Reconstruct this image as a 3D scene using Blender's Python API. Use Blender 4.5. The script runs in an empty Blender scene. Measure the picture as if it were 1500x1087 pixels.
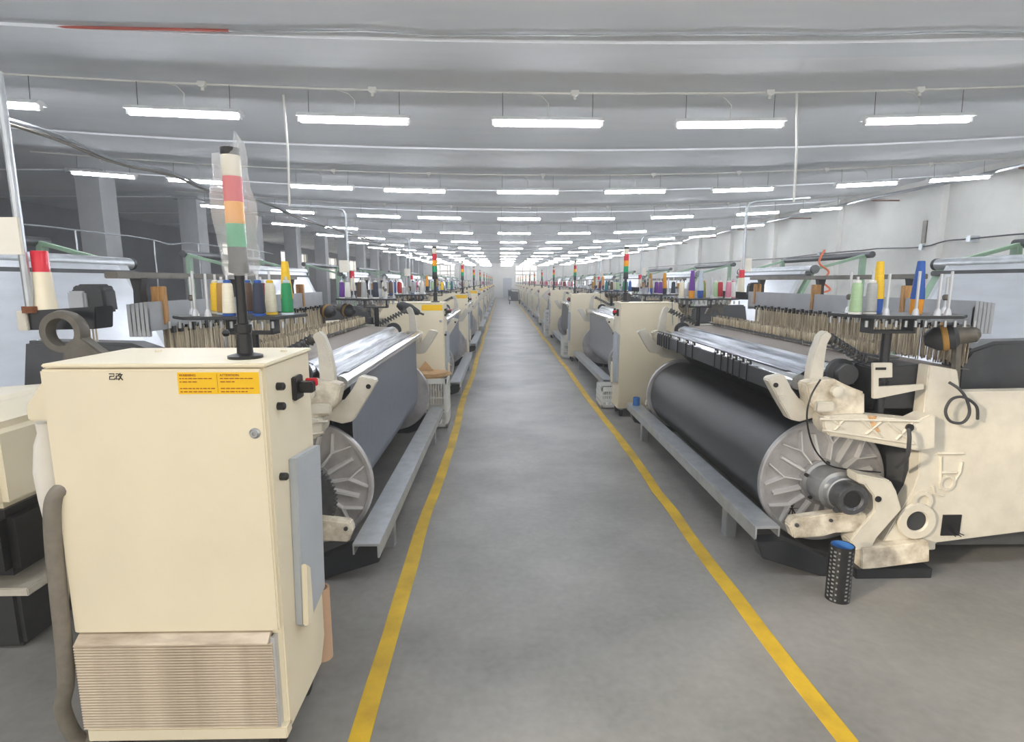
import bpy, bmesh, math, random
from mathutils import Matrix, Vector
random.seed(7)
R = math.radians
PI = math.pi
SC = bpy.context.scene
COL = SC.collection

# ------------------------------------------------------------------ camera
F = 820.0; CX, CY = 750.0, 543.5; CAMH = 1.75
PITCH = math.atan2(CY - 412.0, F); YAW = math.atan2(CX - 735.0, F)
cam = bpy.data.cameras.new('camera'); camo = bpy.data.objects.new('camera', cam); COL.objects.link(camo)
cam.sensor_fit = 'HORIZONTAL'; cam.sensor_width = 36.0; cam.lens = 36.0 * F / 1500.0
cam.clip_start = 0.05; cam.clip_end = 300
camo.location = (0, 0, CAMH); camo.rotation_euler = (PI / 2 - PITCH, 0, -YAW)
SC.camera = camo
CR = camo.rotation_euler.to_matrix(); CO = Vector((0, 0, CAMH))

def ray(px, py): return CR @ Vector(((px - CX) / F, -(py - CY) / F, -1.0))
def onY(px, py, Y):
    d = ray(px, py); return CO + d * (Y / d.y)
def onX(px, py, X):
    d = ray(px, py); return CO + d * (X / d.x)
def onZ(px, py, Z):
    d = ray(px, py); return CO + d * ((Z - CAMH) / d.z)

# ------------------------------------------------------------------ world, light, exposure
SC.view_settings.view_transform = 'Standard'; SC.view_settings.look = 'None'
SC.view_settings.gamma = 1.0; SC.view_settings.use_curve_mapping = False
SC.view_settings.exposure = 1.55
W = bpy.data.worlds.new('sky'); SC.world = W; W.use_nodes = True
W.node_tree.nodes['Background'].inputs[0].default_value = (1.0, 0.95, 0.87, 1)
W.node_tree.nodes['Background'].inputs[1].default_value = 0.62
TUBE_E = 26.0
sun = bpy.data.lights.new('sun', 'SUN'); suno = bpy.data.objects.new('sun', sun); COL.objects.link(suno)
sun.energy = 1.5; sun.angle = R(4); sun.color = (1.0, 0.86, 0.66)
suno.rotation_euler = Vector((1.70, 0.97, -0.62)).to_track_quat('-Z', 'Y').to_euler()

# ------------------------------------------------------------------ materials
def lin(c):
    c /= 255.0
    return c / 12.92 if c <= 0.04045 else ((c + 0.055) / 1.055) ** 2.4
def rgb(h): return tuple(lin(int(h[i:i + 2], 16)) for i in (0, 2, 4)) + (1.0,)
MATS = {}
def mat(name, h, rough=0.5, metal=0.0, var=0.10, scale=6.0, stretch=(1, 1, 1), bump=0.0, bscale=60.0, dark=None, spec=0.5, rvar=0.0):
    m = bpy.data.materials.new(name); m.use_nodes = True; nt = m.node_tree; N = nt.nodes; L = nt.links
    b = N['Principled BSDF']
    b.inputs['Roughness'].default_value = rough; b.inputs['Metallic'].default_value = metal
    b.inputs['Specular IOR Level'].default_value = spec
    tc = N.new('ShaderNodeTexCoord'); mp = N.new('ShaderNodeMapping'); mp.inputs['Scale'].default_value = stretch
    L.new(tc.outputs['Object'], mp.inputs['Vector'])
    nz = N.new('ShaderNodeTexNoise'); nz.inputs['Scale'].default_value = scale; nz.inputs['Detail'].default_value = 5; nz.inputs['Roughness'].default_value = 0.6
    L.new(mp.outputs[0], nz.inputs['Vector'])
    cr = N.new('ShaderNodeValToRGB'); c = rgb(h)
    lo = rgb(dark) if dark else tuple(v * (1 - var) for v in c[:3]) + (1,)
    hi = tuple(min(1, v * (1 + var * 0.6)) for v in c[:3]) + (1,)
    cr.color_ramp.elements[0].position = 0.30; cr.color_ramp.elements[0].color = lo
    cr.color_ramp.elements[1].position = 0.62; cr.color_ramp.elements[1].color = hi
    L.new(nz.outputs['Fac'], cr.inputs['Fac']); L.new(cr.outputs['Color'], b.inputs['Base Color'])
    if rvar:
        mr = N.new('ShaderNodeMapRange'); mr.inputs['To Min'].default_value = rough - rvar; mr.inputs['To Max'].default_value = rough + rvar
        L.new(nz.outputs['Fac'], mr.inputs['Value']); L.new(mr.outputs[0], b.inputs['Roughness'])
    if bump:
        n2 = N.new('ShaderNodeTexNoise'); n2.inputs['Scale'].default_value = bscale; n2.inputs['Detail'].default_value = 3
        L.new(mp.outputs[0], n2.inputs['Vector'])
        bp = N.new('ShaderNodeBump'); bp.inputs['Strength'].default_value = bump; bp.inputs['Distance'].default_value = 0.01
        L.new(n2.outputs['Fac'], bp.inputs['Height']); L.new(bp.outputs[0], b.inputs['Normal'])
    MATS[name] = m; return m
def emis(name, h, s):
    m = bpy.data.materials.new(name); m.use_nodes = True; b = m.node_tree.nodes['Principled BSDF']
    b.inputs['Base Color'].default_value = rgb(h); b.inputs['Emission Color'].default_value = rgb(h); b.inputs['Emission Strength'].default_value = s
    MATS[name] = m; return m
def clear(name, h, alpha, rough=0.1):
    m = bpy.data.materials.new(name); m.use_nodes = True; b = m.node_tree.nodes['Principled BSDF']
    b.inputs['Base Color'].default_value = rgb(h); b.inputs['Alpha'].default_value = alpha; b.inputs['Roughness'].default_value = rough
    MATS[name] = m; return m

mat('cream', 'EAE0C6', 0.42, var=0.05, scale=2.0, bump=0.03)
mat('cast', 'C9C4B7', 0.5, var=0.09, scale=9, bump=0.12, bscale=90)
mat('cast_dirty', 'CDC6B6', 0.55, var=0.3, scale=11, bump=0.15, dark='A09480')
mat('panel_grey', 'AEB4BA', 0.45, var=0.06, scale=4)
mat('louver', 'C6B9A6', 0.45, var=0.18, scale=5, stretch=(1, 4, 4), dark='A08F7C')
mat('alu', 'B2B0B0', 0.42, 0.35, var=0.12, scale=7, bump=0.08, bscale=70, dark='9A9898')
mat('alu_rib', 'DAD9D8', 0.4, 0.25, var=0.06, scale=7)  # paler than the disc: machined edges, plus ridge light put into the colour
mat('alu_light', 'C9CBCE', 0.42, 0.55, var=0.08, scale=5)
mat('chrome', 'D6D9DC', 0.18, 0.9, var=0.12, scale=5, stretch=(8, 1, 8))
mat('steel', 'A9ACAF', 0.32, 0.7, var=0.15, scale=8)
mat('steel_dark', '55575A', 0.4, 0.6, var=0.25, scale=14)
mat('iron', '6E6A62', 0.5, 0.5, var=0.25, scale=10)
mat('black', '17181A', 0.38, var=0.2, scale=10)
mat('black_paint', '22252A', 0.35, var=0.2, scale=6)
mat('charcoal', '35373A', 0.55, var=0.2, scale=6)
mat('machine_grey', '4A4C4F', 0.55, var=0.25, scale=5)
mat('yarn_black', '15171B', 0.30, var=0.14, scale=40, stretch=(0.3, 6, 0.3), bump=0.25, bscale=220)
mat('yarn_blue_grey', '777D87', 0.42, 0.2, var=0.16, scale=16, stretch=(0.4, 5, 0.4), bump=0.12, bscale=160)
mat('yarn_grey', '8E9092', 0.42, 0.2, var=0.12, scale=16, stretch=(0.4, 5, 0.4), bump=0.1, bscale=160)
mat('yarn_white', 'C6C6C2', 0.5, var=0.08, scale=16, stretch=(0.4, 5, 0.4))
mat('warp_silver', 'C6CAD0', 0.3, 0.6, var=0.1, scale=5, stretch=(11, 0.35, 2), bump=0.3, bscale=9, dark='42474F')  # streaks put the rollers' highlights into the warp colour
mat('warp_dark', 'AEB4BD', 0.28, 0.5, var=0.1, scale=5, stretch=(7, 0.3, 2), bump=0.12, bscale=9, dark='30353F')  # pale streaks paint roller highlights onto the dark warp
mat('warp_brown', '877F77', 0.6, var=0.15, scale=12, stretch=(0.5, 5, 0.5))
mat('wires', 'EDE3CC', 0.5, 0.1, var=0.1, scale=60, stretch=(0.2, 1.0, 0.06), dark='9C8B6C')
mat('wires_dark', 'BDB19B', 0.55, 0.2, var=0.5, scale=60, stretch=(0.2, 1.0, 0.06), dark='5E5443')
mat('heald_grey', 'A7ABB0', 0.45, 0.3, var=0.1, scale=5)
mat('wood', 'B58A55', 0.6, var=0.35, scale=6, stretch=(6, 6, 1), dark='7C5327')
mat('cloth_silver', 'DCE0E6', 0.28, 0.45, var=0.08, scale=3, stretch=(0.4, 0.6, 2.5))
mat('cloth_edge', 'BFC4C8', 0.4, 0.2, var=0.05)
mat('green_paint', '8FAE94', 0.5, var=0.12, scale=5)
mat('white_plastic', 'DCDDD9', 0.45, var=0.06)
mat('lamp_white', 'E6E7E6', 0.4, var=0.03)
mat('pipe_white', 'DAD9D2', 0.45, var=0.06)
mat('galv', 'B8BDC1', 0.35, 0.6, var=0.15, scale=10)
mat('cardboard', 'C6A378', 0.8, var=0.15, scale=8)
mat('paper_tube', 'C9A88A', 0.7, var=0.08, scale=6)
mat('paper', 'E4DFD2', 0.8, var=0.05)
mat('rust', '7A4A2E', 0.8, var=0.3, scale=20)
mat('rust_pale', 'BD9A72', 0.7, var=0.2, scale=30, dark='9A6A42')
mat('yellow_sticker', 'F5C400', 0.5, var=0.03)
mat('line_yellow', 'C9A51C', 0.55, var=0.18, scale=3.5, bump=0.05, dark='A98A1E')
mat('ink', '1A1613', 0.6, var=0.05)
mat('ink_red', '9A3A12', 0.6, var=0.05)
mat('hose_grey', '7C766C', 0.6, var=0.15, scale=20)
mat('fluff', 'E6E2DA', 0.75, var=0.05, scale=5)
mat('orange_hose', 'D9714B', 0.5)
mat('red_wire', 'B0574A', 0.5)
mat('blue', '3C74B8', 0.45)
mat('rubber', '202020', 0.8)
mat('red_lens', 'D5283A', 0.25, var=0.05)
mat('amber_lens', 'F0A20A', 0.25, var=0.05)
mat('green_lens', '16A06B', 0.25, var=0.05)
mat('white_lens', 'DED7C4', 0.25, var=0.05)
mat('checker_grey', '74787C', 0.5)
emis('tube_glow', 'F3F7FF', TUBE_E)
clear('plastic_film', 'F0F2F4', 0.24, 0.16)
clear('glass', 'F2F6F8', 0.12, 0.05)
SPOOL = dict(mustard='B08746', brown='5E4A3C', cream='E6DFC8', maroon='7A2B36', navy='2E3446', yellow='F0C531', orange='E39A2B',
             green='1F8A55', pale_blue='C4D2DC', purple='6E3E96', pink='D98AA2', red='B92E3C', pale_green='A9C79C', olive='8C8A45', grey='A9ABAB', white='E9E8E2', teal='3D7F80', blue='2F5BA8')
for k, v in SPOOL.items(): mat('thread_' + k, v, 0.65, var=0.08, scale=60, stretch=(0.3, 0.3, 3), bump=0.2, bscale=150)

# floor concrete, ceiling and wall plaster
def surface(name, h1, h2, rough, rv, s1, s2, bump, st=(1, 1, 1)):
    m = bpy.data.materials.new(name); m.use_nodes = True; nt = m.node_tree; N = nt.nodes; L = nt.links; b = N['Principled BSDF']
    tc = N.new('ShaderNodeTexCoord'); mp = N.new('ShaderNodeMapping'); mp.inputs['Scale'].default_value = st; L.new(tc.outputs['Object'], mp.inputs['Vector'])
    n1 = N.new('ShaderNodeTexNoise'); n1.inputs['Scale'].default_value = s1; n1.inputs['Detail'].default_value = 6; n1.inputs['Roughness'].default_value = 0.62
    n2 = N.new('ShaderNodeTexNoise'); n2.inputs['Scale'].default_value = s2; n2.inputs['Detail'].default_value = 4
    L.new(mp.outputs[0], n1.inputs['Vector']); L.new(mp.outputs[0], n2.inputs['Vector'])
    a = N.new('ShaderNodeMath'); a.operation = 'MULTIPLY_ADD'; a.inputs[1].default_value = 0.25
    L.new(n2.outputs['Fac'], a.inputs[0]); L.new(n1.outputs['Fac'], a.inputs[2])
    cr = N.new('ShaderNodeValToRGB'); cr.color_ramp.elements[0].position = 0.42; cr.color_ramp.elements[0].color = rgb(h1)
    cr.color_ramp.elements[1].position = 0.82; cr.color_ramp.elements[1].color = rgb(h2)
    L.new(a.outputs[0], cr.inputs['Fac']); L.new(cr.outputs['Color'], b.inputs['Base Color'])
    mr = N.new('ShaderNodeMapRange'); mr.inputs['To Min'].default_value = rough + rv; mr.inputs['To Max'].default_value = rough - rv
    L.new(n1.outputs['Fac'], mr.inputs['Value']); L.new(mr.outputs[0], b.inputs['Roughness'])
    if bump:
        bp = N.new('ShaderNodeBump'); bp.inputs['Strength'].default_value = bump; bp.inputs['Distance'].default_value = 0.004
        L.new(n2.outputs['Fac'], bp.inputs['Height']); L.new(bp.outputs[0], b.inputs['Normal'])
    MATS[name] = m
surface('concrete', '6F6E6C', '92908D', 0.45, 0.15, 0.9, 24, 0.12)
surface('plaster_ceiling', 'E2E6EA', 'F1F2F3', 0.8, 0.05, 0.5, 6, 0.05, (0.25, 1.6, 1))
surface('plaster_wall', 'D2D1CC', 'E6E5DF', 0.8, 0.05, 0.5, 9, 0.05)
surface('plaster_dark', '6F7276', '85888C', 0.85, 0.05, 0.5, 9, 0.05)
surface('pillar_paint', '8D8F90', 'A5A6A6', 0.7, 0.05, 0.7, 9, 0.05)

# ------------------------------------------------------------------ mesh builder
class MB:
    def __init__(s): s.v = []; s.f = []
    def add(s, vs, fs):
        o = len(s.v); s.v += [tuple(v) for v in vs]; s.f += [tuple(i + o for i in f) for f in fs]; return s
    def box(s, x0, x1, y0, y1, z0, z1):
        return s.add([(x, y, z) for x in (x0, x1) for y in (y0, y1) for z in (z0, z1)],
                     [(0, 1, 3, 2), (4, 6, 7, 5), (0, 4, 5, 1), (2, 3, 7, 6), (0, 2, 6, 4), (1, 5, 7, 3)])
    def bar(s, p0, p1, w, h, up=(0, 0, 1)):
        p0 = Vector(p0); p1 = Vector(p1); d = (p1 - p0).normalized(); u = Vector(up)
        if abs(d.dot(u)) > 0.98: u = Vector((1, 0, 0))
        a = d.cross(u).normalized(); b = a.cross(d).normalized(); vs = []
        for p in (p0, p1):
            for i, j in ((-1, -1), (1, -1), (1, 1), (-1, 1)): vs.append(p + a * (i * w / 2) + b * (j * h / 2))
        return s.add(vs, [(0, 1, 2, 3), (7, 6, 5, 4), (0, 4, 5, 1), (1, 5, 6, 2), (2, 6, 7, 3), (3, 7, 4, 0)])
    def lathe(s, prof, p0, d, n=24):
        p0 = Vector(p0); d = Vector(d).normalized(); u = Vector((0, 0, 1)) if abs(d.z) < 0.9 else Vector((1, 0, 0))
        a = d.cross(u).normalized(); b = d.cross(a).normalized(); vs = []; fs = []
        for r, t in prof:
            for k in range(n):
                q = 2 * PI * k / n; vs.append(p0 + d * t + (a * math.cos(q) + b * math.sin(q)) * r)
        for i in range(len(prof) - 1):
            for k in range(n):
                k2 = (k + 1) % n; fs.append((i * n + k, i * n + k2, (i + 1) * n + k2, (i + 1) * n + k))
        if prof[0][0] > 1e-5: fs.append(tuple(range(n)))
        if prof[-1][0] > 1e-5: fs.append(tuple((len(prof) - 1) * n + k for k in range(n)))
        return s.add(vs, fs)
    def ring(s, prof, p0, d, n=32):      # closed profile swept round the axis
        p0 = Vector(p0); d = Vector(d).normalized(); u = Vector((0, 0, 1)) if abs(d.z) < 0.9 else Vector((1, 0, 0))
        a = d.cross(u).normalized(); b = d.cross(a).normalized(); vs = []; fs = []; m = len(prof)
        for k in range(n):
            q = 2 * PI * k / n
            for r, t in prof: vs.append(p0 + d * t + (a * math.cos(q) + b * math.sin(q)) * r)
        for k in range(n):
            for i in range(m):
                k2 = (k + 1) % n; i2 = (i + 1) % m; fs.append((k * m + i, k * m + i2, k2 * m + i2, k2 * m + i))
        return s.add(vs, fs)
    def cyl(s, p0, p1, r, n=16, r1=None):
        p0 = Vector(p0); p1 = Vector(p1)
        return s.lathe([(r, 0), (r if r1 is None else r1, (p1 - p0).length)], p0, p1 - p0, n)
    def tube(s, pts, r, n=8):
        pts = [Vector(p) for p in pts]; vs = []; fs = []; ref = None
        for i, p in enumerate(pts):
            d = (pts[min(i + 1, len(pts) - 1)] - pts[max(i - 1, 0)]).normalized()
            if ref is None: ref = Vector((0, 0, 1)) if abs(d.z) < 0.9 else Vector((1, 0, 0))
            a = d.cross(ref)
            if a.length < 1e-4: a = d.cross(Vector((0.3, 0.7, 0.2)))
            a.normalize(); b = d.cross(a).normalized(); ref = a.cross(d)
            for k in range(n):
                q = 2 * PI * k / n; vs.append(p + (a * math.cos(q) + b * math.sin(q)) * r)
        for i in range(len(pts) - 1):
            for k in range(n):
                k2 = (k + 1) % n; fs.append((i * n + k, i * n + k2, (i + 1) * n + k2, (i + 1) * n + k))
        fs.append(tuple(range(n))); fs.append(tuple((len(pts) - 1) * n + k for k in range(n)))
        return s.add(vs, fs)
    def prism(s, poly, y0, y1, axis='y'):
        m = len(poly)
        if axis == 'y': vs = [(a, y0, b) for a, b in poly] + [(a, y1, b) for a, b in poly]
        elif axis == 'x': vs = [(y0, a, b) for a, b in poly] + [(y1, a, b) for a, b in poly]
        else: vs = [(a, b, y0) for a, b in poly] + [(a, b, y1) for a, b in poly]
        return s.add(vs, [tuple(range(m)), tuple(range(2 * m - 1, m - 1, -1))] + [(i, (i + 1) % m, m + (i + 1) % m, m + i) for i in range(m)])
    def strip(s, prof, y0, y1, t=0.0):    # open profile (x,z) swept along y, with thickness
        n = len(prof); vs = []
        nor = []
        for i in range(n):
            a = Vector(prof[max(i - 1, 0)]); b = Vector(prof[min(i + 1, n - 1)]); d = (b - a).normalized(); nor.append((-d.y, d.x))
        lay = [prof, [(p[0] - q[0] * t, p[1] - q[1] * t) for p, q in zip(prof, nor)]]
        poly = list(lay[0]) + list(reversed(lay[1]))
        for i in range(n - 1):
            q = [lay[0][i], lay[0][i + 1], lay[1][i + 1], lay[1][i]]; s.prism(q, y0, y1)
        return s
    def mirror_y(s, c):
        m = MB(); m.v = [(x, c - y, z) for x, y, z in s.v]; m.f = [tuple(reversed(f)) for f in s.f]; return m
    def build(s, name, mname, parent=None, smooth=35, bevel=0.0, kind=None, label=None):
        me = bpy.data.meshes.new(name); me.from_pydata(s.v, [], s.f)
        bm = bmesh.new(); bm.from_mesh(me)
        bmesh.ops.recalc_face_normals(bm, faces=bm.faces)
        if bevel: bmesh.ops.bevel(bm, geom=[e for e in bm.edges if len(e.link_faces) == 2 and e.calc_face_angle(0) > 0.6], offset=bevel, segments=2, affect='EDGES', clamp_overlap=True)
        bm.to_mesh(me); bm.free()
        if smooth:
            me.polygons.foreach_set('use_smooth', [True] * len(me.polygons)); me.set_sharp_from_angle(angle=R(smooth))
        me.materials.append(MATS[mname])
        o = bpy.data.objects.new(name, me); COL.objects.link(o)
        if parent: o.parent = parent
        if kind: o['kind'] = kind
        if label: o['label'] = label
        return o

def tag(o, label, cat, group=None, kind=None):
    o['label'] = label
    if cat: o['category'] = cat
    if group: o['group'] = group
    if kind: o['kind'] = kind
    return o
def thing(name, label, cat, loc=(0, 0, 0), rz=0.0, group=None):
    o = bpy.data.objects.new(name, None); COL.objects.link(o); o.empty_display_size = 0.1
    o.location = loc; o.rotation_euler = (0, 0, rz); return tag(o, label, cat, group)
KIDS = {}
def copy_tree(o, loc=None, rz=None, label=None, group=None, parent=None):
    c = o.copy(); COL.objects.link(c)
    if parent: c.parent = parent
    if loc is not None: c.location = loc
    if rz is not None: c.rotation_euler = (0, 0, rz)
    if label: c['label'] = label
    if group: c['group'] = group
    for ch in KIDS.setdefault(o.name, list(o.children)): copy_tree(ch, parent=c)
    return c
def dup(o, name=None, parent=None):
    c = o.copy(); COL.objects.link(c)
    if parent: c.parent = parent
    return c

# ------------------------------------------------------------------ hall
XR, XL, YB, YF, ZC = 9.6, -14.0, 62.0, -0.6, 4.25
def struct(name, mb, m, label, parent=None, **k):
    o = mb.build(name, m, parent, **k)
    if not parent: tag(o, label, None, kind='structure')
    return o
struct('floor', MB().box(XL - .3, XR + .3, YF - 6, YB + .3, -0.2, 0.0), 'concrete', 'grey polished concrete hall floor', smooth=0)
ZL0 = onY(802, 183, 6.07).z
def zl(x): return ZL0 + 0.0045 * (max(x, -8.6) - 0.8) ** 2
def zc(x): return zl(x) + 0.325        # the ceiling is bowed a little, lowest over the aisle
CXS = [XL - .3, -11, -8.6, -7.5, -6.5, -5.5, -4.5, -3.5, -2.5, -1.5, -.5, .5, 1.5, 2.5, 3.5, 4.5, 5.5, 6.5, 7.5, 8.5, XR + .3]
cpoly = [(x, zc(x)) for x in CXS] + [(XR + .3, ZC + .35), (XL - .3, ZC + .35)]
ceil = struct('ceiling', MB().prism(cpoly, YF - .3, YB + .3), 'plaster_ceiling', 'pale grey plaster ceiling with shallow cross ribs', smooth=20)
BAY = [12.5 + 3.75 * k for k in range(-4, 14)]
bm0 = None
for y in BAY:
    if bm0 is None: bm0 = MB().prism([(x, zc(x) - .025) for x in CXS] + [(x, zc(x) + .02) for x in reversed(CXS)], -.15, .15).build('ceiling_rib', 'plaster_ceiling', ceil, smooth=20); b = bm0
    else: b = dup(bm0, parent=ceil)
    b.location = (0, y, 0)
wr = struct('wall_right', MB().box(XR, XR + .3, YF - .3, YB + .3, 0, ZC), 'plaster_wall', 'white plaster side wall with shallow pilasters', smooth=0)
p0 = None
for y in BAY:
    if p0 is None: p0 = MB().box(XR - .14, XR + .02, -.22, .22, 0, ZC).build('pilaster', 'plaster_wall', wr, smooth=0); b = p0
    else: b = dup(p0, parent=wr)
    b.location = (0, y, 0)
# left wall with a strip of windows
wl = MB(); WIN = [(6.5 + 7.5 * k, 11.5 + 7.5 * k) for k in range(7)]
wl.box(XL - .3, XL, YF - .3, YB + .3, 0, 1.9); wl.box(XL - .3, XL, YF - .3, YB + .3, 3.7, ZC)
yy = YF - .3
for a, b in WIN[3:] + [(YB + .3, None)]:
    wl.box(XL - .3, XL, yy, a, 1.9, 3.7); yy = b
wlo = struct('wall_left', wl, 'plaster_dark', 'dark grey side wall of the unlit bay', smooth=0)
for i, (a, b) in enumerate(WIN[3:]):
    fr = MB()
    for q in (a, a + (b - a) / 3, a + 2 * (b - a) / 3, b): fr.box(XL - .2, XL - .12, q - .04, q + .04, 1.9, 3.7)
    fr.box(XL - .2, XL - .12, a, b, 1.9, 1.97); fr.box(XL - .2, XL - .12, a, b, 3.63, 3.7); fr.box(XL - .2, XL - .12, a, b, 2.72, 2.78)
    wo = struct('window_%d' % (i + 1), fr, 'white_plastic', 'daylit window in the dark side wall', smooth=0)
    for q in range(3): MB().box(XL - .165, XL - .155, a + q * (b - a) / 3 + .04, a + (q + 1) * (b - a) / 3 - .04, 1.97, 3.63).build('window_pane', 'glass', wo, smooth=0)
# far end wall with windows and a door
wb = MB(); fw = [(1.5, 3.9, 1.6, 3.5), (-7.5, -5.1, 1.6, 3.5)]
xs = [XL - .3, -7.5, -5.1, 1.5, 3.9, XR + .3]
for i in range(5):
    if i in (1, 3): wb.box(xs[i], xs[i + 1], YB, YB + .3, 0, 1.6); wb.box(xs[i], xs[i + 1], YB, YB + .3, 3.5, ZC)
    else: wb.box(xs[i], xs[i + 1], YB, YB + .3, 0, ZC)
struct('wall_back', wb, 'plaster_wall', 'pale far end wall of the hall', smooth=0)
for i, (a, b, c, d) in enumerate(fw):
    fr = MB()
    for q in (a, (2 * a + b) / 3, (a + 2 * b) / 3, b): fr.box(q - .04, q + .04, YB + .05, YB + .13, c, d)
    for q in (c, c + .85, c + 1.25, d): fr.box(a, b, YB + .05, YB + .13, q - .05, q + .05)
    wo = struct('window_%d' % (i + 8), fr, 'white_plastic', 'bright window in the far end wall', smooth=0)
    for q in range(3): MB().box(a + q * (b - a) / 3 + .04, a + (q + 1) * (b - a) / 3 - .04, YB + .085, YB + .095, c + .05, d - .05).build('window_pane', 'glass', wo, smooth=0)
dr = MB().box(0.15, 1.1, YB - .06, YB, 0, 2.1)
do = struct('door_1', dr, 'panel_grey', 'grey door at the far end of the aisle', smooth=0)
MB().box(0.05, 0.15, YB - .1, YB, 0, 2.2).box(1.1, 1.2, YB - .1, YB, 0, 2.2).box(0.05, 1.2, YB - .1, YB, 2.1, 2.2).build('door_frame', 'white_plastic', do, smooth=0)
MB().cyl((0.25, YB - .12, 1.0), (0.25, YB - .06, 1.0), 0.03, 10).build('door_handle', 'steel', do)
# wall behind the camera with a wide open gateway (daylight comes in here)
wf = MB().box(XL - .3, -5.1, YF - .3, YF, 0, ZC).box(4.9, XR + .3, YF - .3, YF, 0, ZC).box(-5.1, 4.9, YF - .3, YF, 3.7, ZC)
struct('wall_front', wf, 'plaster_wall', 'end wall with an open gateway', smooth=0)
pl = bpy.data.lights.new('gateway_portal', 'AREA'); pl.shape = 'RECTANGLE'; pl.size = 10.0; pl.size_y = 3.7; pl.cycles.is_portal = True
po = bpy.data.objects.new('gateway_portal', pl); COL.objects.link(po); po.location = (-0.1, YF - .15, 1.85); po.rotation_euler = (PI / 2, 0, 0)
# columns between the lit and the unlit bay
for i, y in enumerate(BAY):
    if y < 4: continue
    o = MB().box(-8.85, -8.35, y - .25, y + .25, 0, ZC).box(-8.95, -8.25, y - .35, y + .35, ZC - .28, ZC).build('column', 'pillar_paint', None, smooth=0)
    tag(o, 'square grey concrete column on the edge of the unlit bay', None, 'columns along the unlit bay', 'structure')
# yellow aisle lines: hand painted, slightly ragged edges
def line(pa, w0, label):
    a = MB(); n = 90; L0 = []
    for i in range(n + 1):
        t = i / n; y = -0.5 + 60.0 * t ** 1.6
        x = pa + 0.012 * math.sin(y * 1.3) + random.uniform(-.006, .006)
        L0.append((x - w0 / 2 + random.uniform(-.004, .004), x + w0 / 2 + random.uniform(-.004, .004), y))
    for (a0, b0, y0), (a1, b1, y1) in zip(L0, L0[1:]):
        a.add([(a0, y0, .0), (b0, y0, .0), (b1, y1, .0), (a1, y1, .0), (a0, y0, .003), (b0, y0, .003), (b1, y1, .003), (a1, y1, .003)],
              [(4, 5, 6, 7), (0, 3, 2, 1), (0, 4, 7, 3), (1, 2, 6, 5)])
    return tag(a.build('floor_line', 'line_yellow', None, smooth=0), label, None, kind='structure')
line(onZ(583, 894, 0).x, 0.085, 'painted yellow floor line along the cabinet side of the aisle')
line(onZ(1000, 768, 0).x, 0.085, 'painted yellow floor line along the black warp beam side of the aisle')

# ------------------------------------------------------------------ ceiling lights and conduits
COLX = [onY(p, 270, 10.52).x for p in (152, 292, 472, 607, 773, 930, 1090, 1270, 1404)]
ROW1 = [onY(p, 180, 6.07).x for p in (-260, -18, 273, 519, 802, 1071, 1345, 1610, 1850)]
ROWY = [6.07 + 4.45 * k for k in range(-1, 13)]
lp = thing('tube_light', 'white batten with a glowing fluorescent tube hung from the ceiling conduit', 'ceiling light', group='fluorescent tube lights')
MB().prism([(-.075, .026), (.075, .026), (.03, .07), (-.03, .07)], -.57, .57, 'x').build('housing', 'lamp_white', lp, smooth=0)
MB().cyl((-.54, 0, 0), (.54, 0, 0), .023, 12).build('tube', 'tube_glow', lp)
for s in (-1, 1): MB().box(s * .553 - .015, s * .553 + .015, -.022, .022, -.02, .04).build('end_cap', 'lamp_white', lp, smooth=0)
for s in (-1, 1): MB().cyl((s * .46, 0, .07), (s * .46, 0, .30), .003, 5).build('hanger', 'charcoal', lp)
MB().tube([(0.0, 0, .07), (.01, 0, .2), (-.06, 0, .27), (-.22, 0, .31)], .004, 5).build('cord', 'pipe_white', lp)
first = True
for r, y in enumerate(ROWY):
    for c, x in enumerate(COLX):
        if first: o = lp; first = False
        else: o = copy_tree(lp)
        if r == 1: x = ROW1[c]
        dx = random.uniform(-.05, .05) if r > 2 else 0.0
        rn = ('in the row before the red ended ceiling cable', 'in the first row past the red ended ceiling cable', 'in the second row past the red ended ceiling cable', 'in a row deeper in the hall')[min(r, 3)]
        o['label'] = 'white batten with glowing fluorescent tube ' + rn; o['group'] = 'tube lights ' + rn
        o.location = (x + dx, y + random.uniform(-.05, .05), zl(x)); o.rotation_euler = (0, -math.atan(0.009 * (x - .8)), random.uniform(-.01, .01))
cp = thing('ceiling_conduit', 'thin white conduit with round junction boxes strung across the ceiling', 'conduit', group='conduits above the tube lights')
MB().tube([(x, 0, zl(x) + .305) for x in [-8.3 + .8 * i for i in range(23)]], .011, 8).build('pipe', 'pipe_white', cp)
for x in [-7.1, -5.0, -3.0, -1.3, 0.75, 2.75, 4.3, 5.9, 7.8]:
    j = MB().lathe([(.0, -.02), (.042, -.02), (.042, .018), (.03, .026), (0, .026)], (x, -.015, zl(x) + .31), (0, 1, 0), 12).box(x - .012, x + .012, -.02, .0, zl(x) + .24, zl(x) + .38).build('junction_box', 'pipe_white', cp)
for r, y in enumerate(ROWY):
    o = cp if r == 0 else copy_tree(cp)
    o.location = (0, y, 0)

# wire pinned to the ceiling, red at one end
def onC(px, py):
    p = onZ(px, py, 3.85)
    for _ in range(8): p = onZ(px, py, zc(p.x) - .012)
    return p
pts = [onC(x, y) for x, y in ((-60, 37), (100, 40), (200, 42), (335, 45))]
w = thing('ceiling_cable', 'thin cable pinned along the ceiling, red at one end', 'cable', (0, 0, 0))
ra = MB().tube(pts, .011, 6).build('red_length', 'red_wire', w)
pts = [onC(x, y) for x, y in ((335, 45), (420, 46), (540, 45), (640, 53), (750, 51), (900, 52), (1080, 50), (1250, 52), (1400, 47), (1560, 49))]
MB().tube(pts, .007, 6).build('grey_length', 'galv', w)

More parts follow.
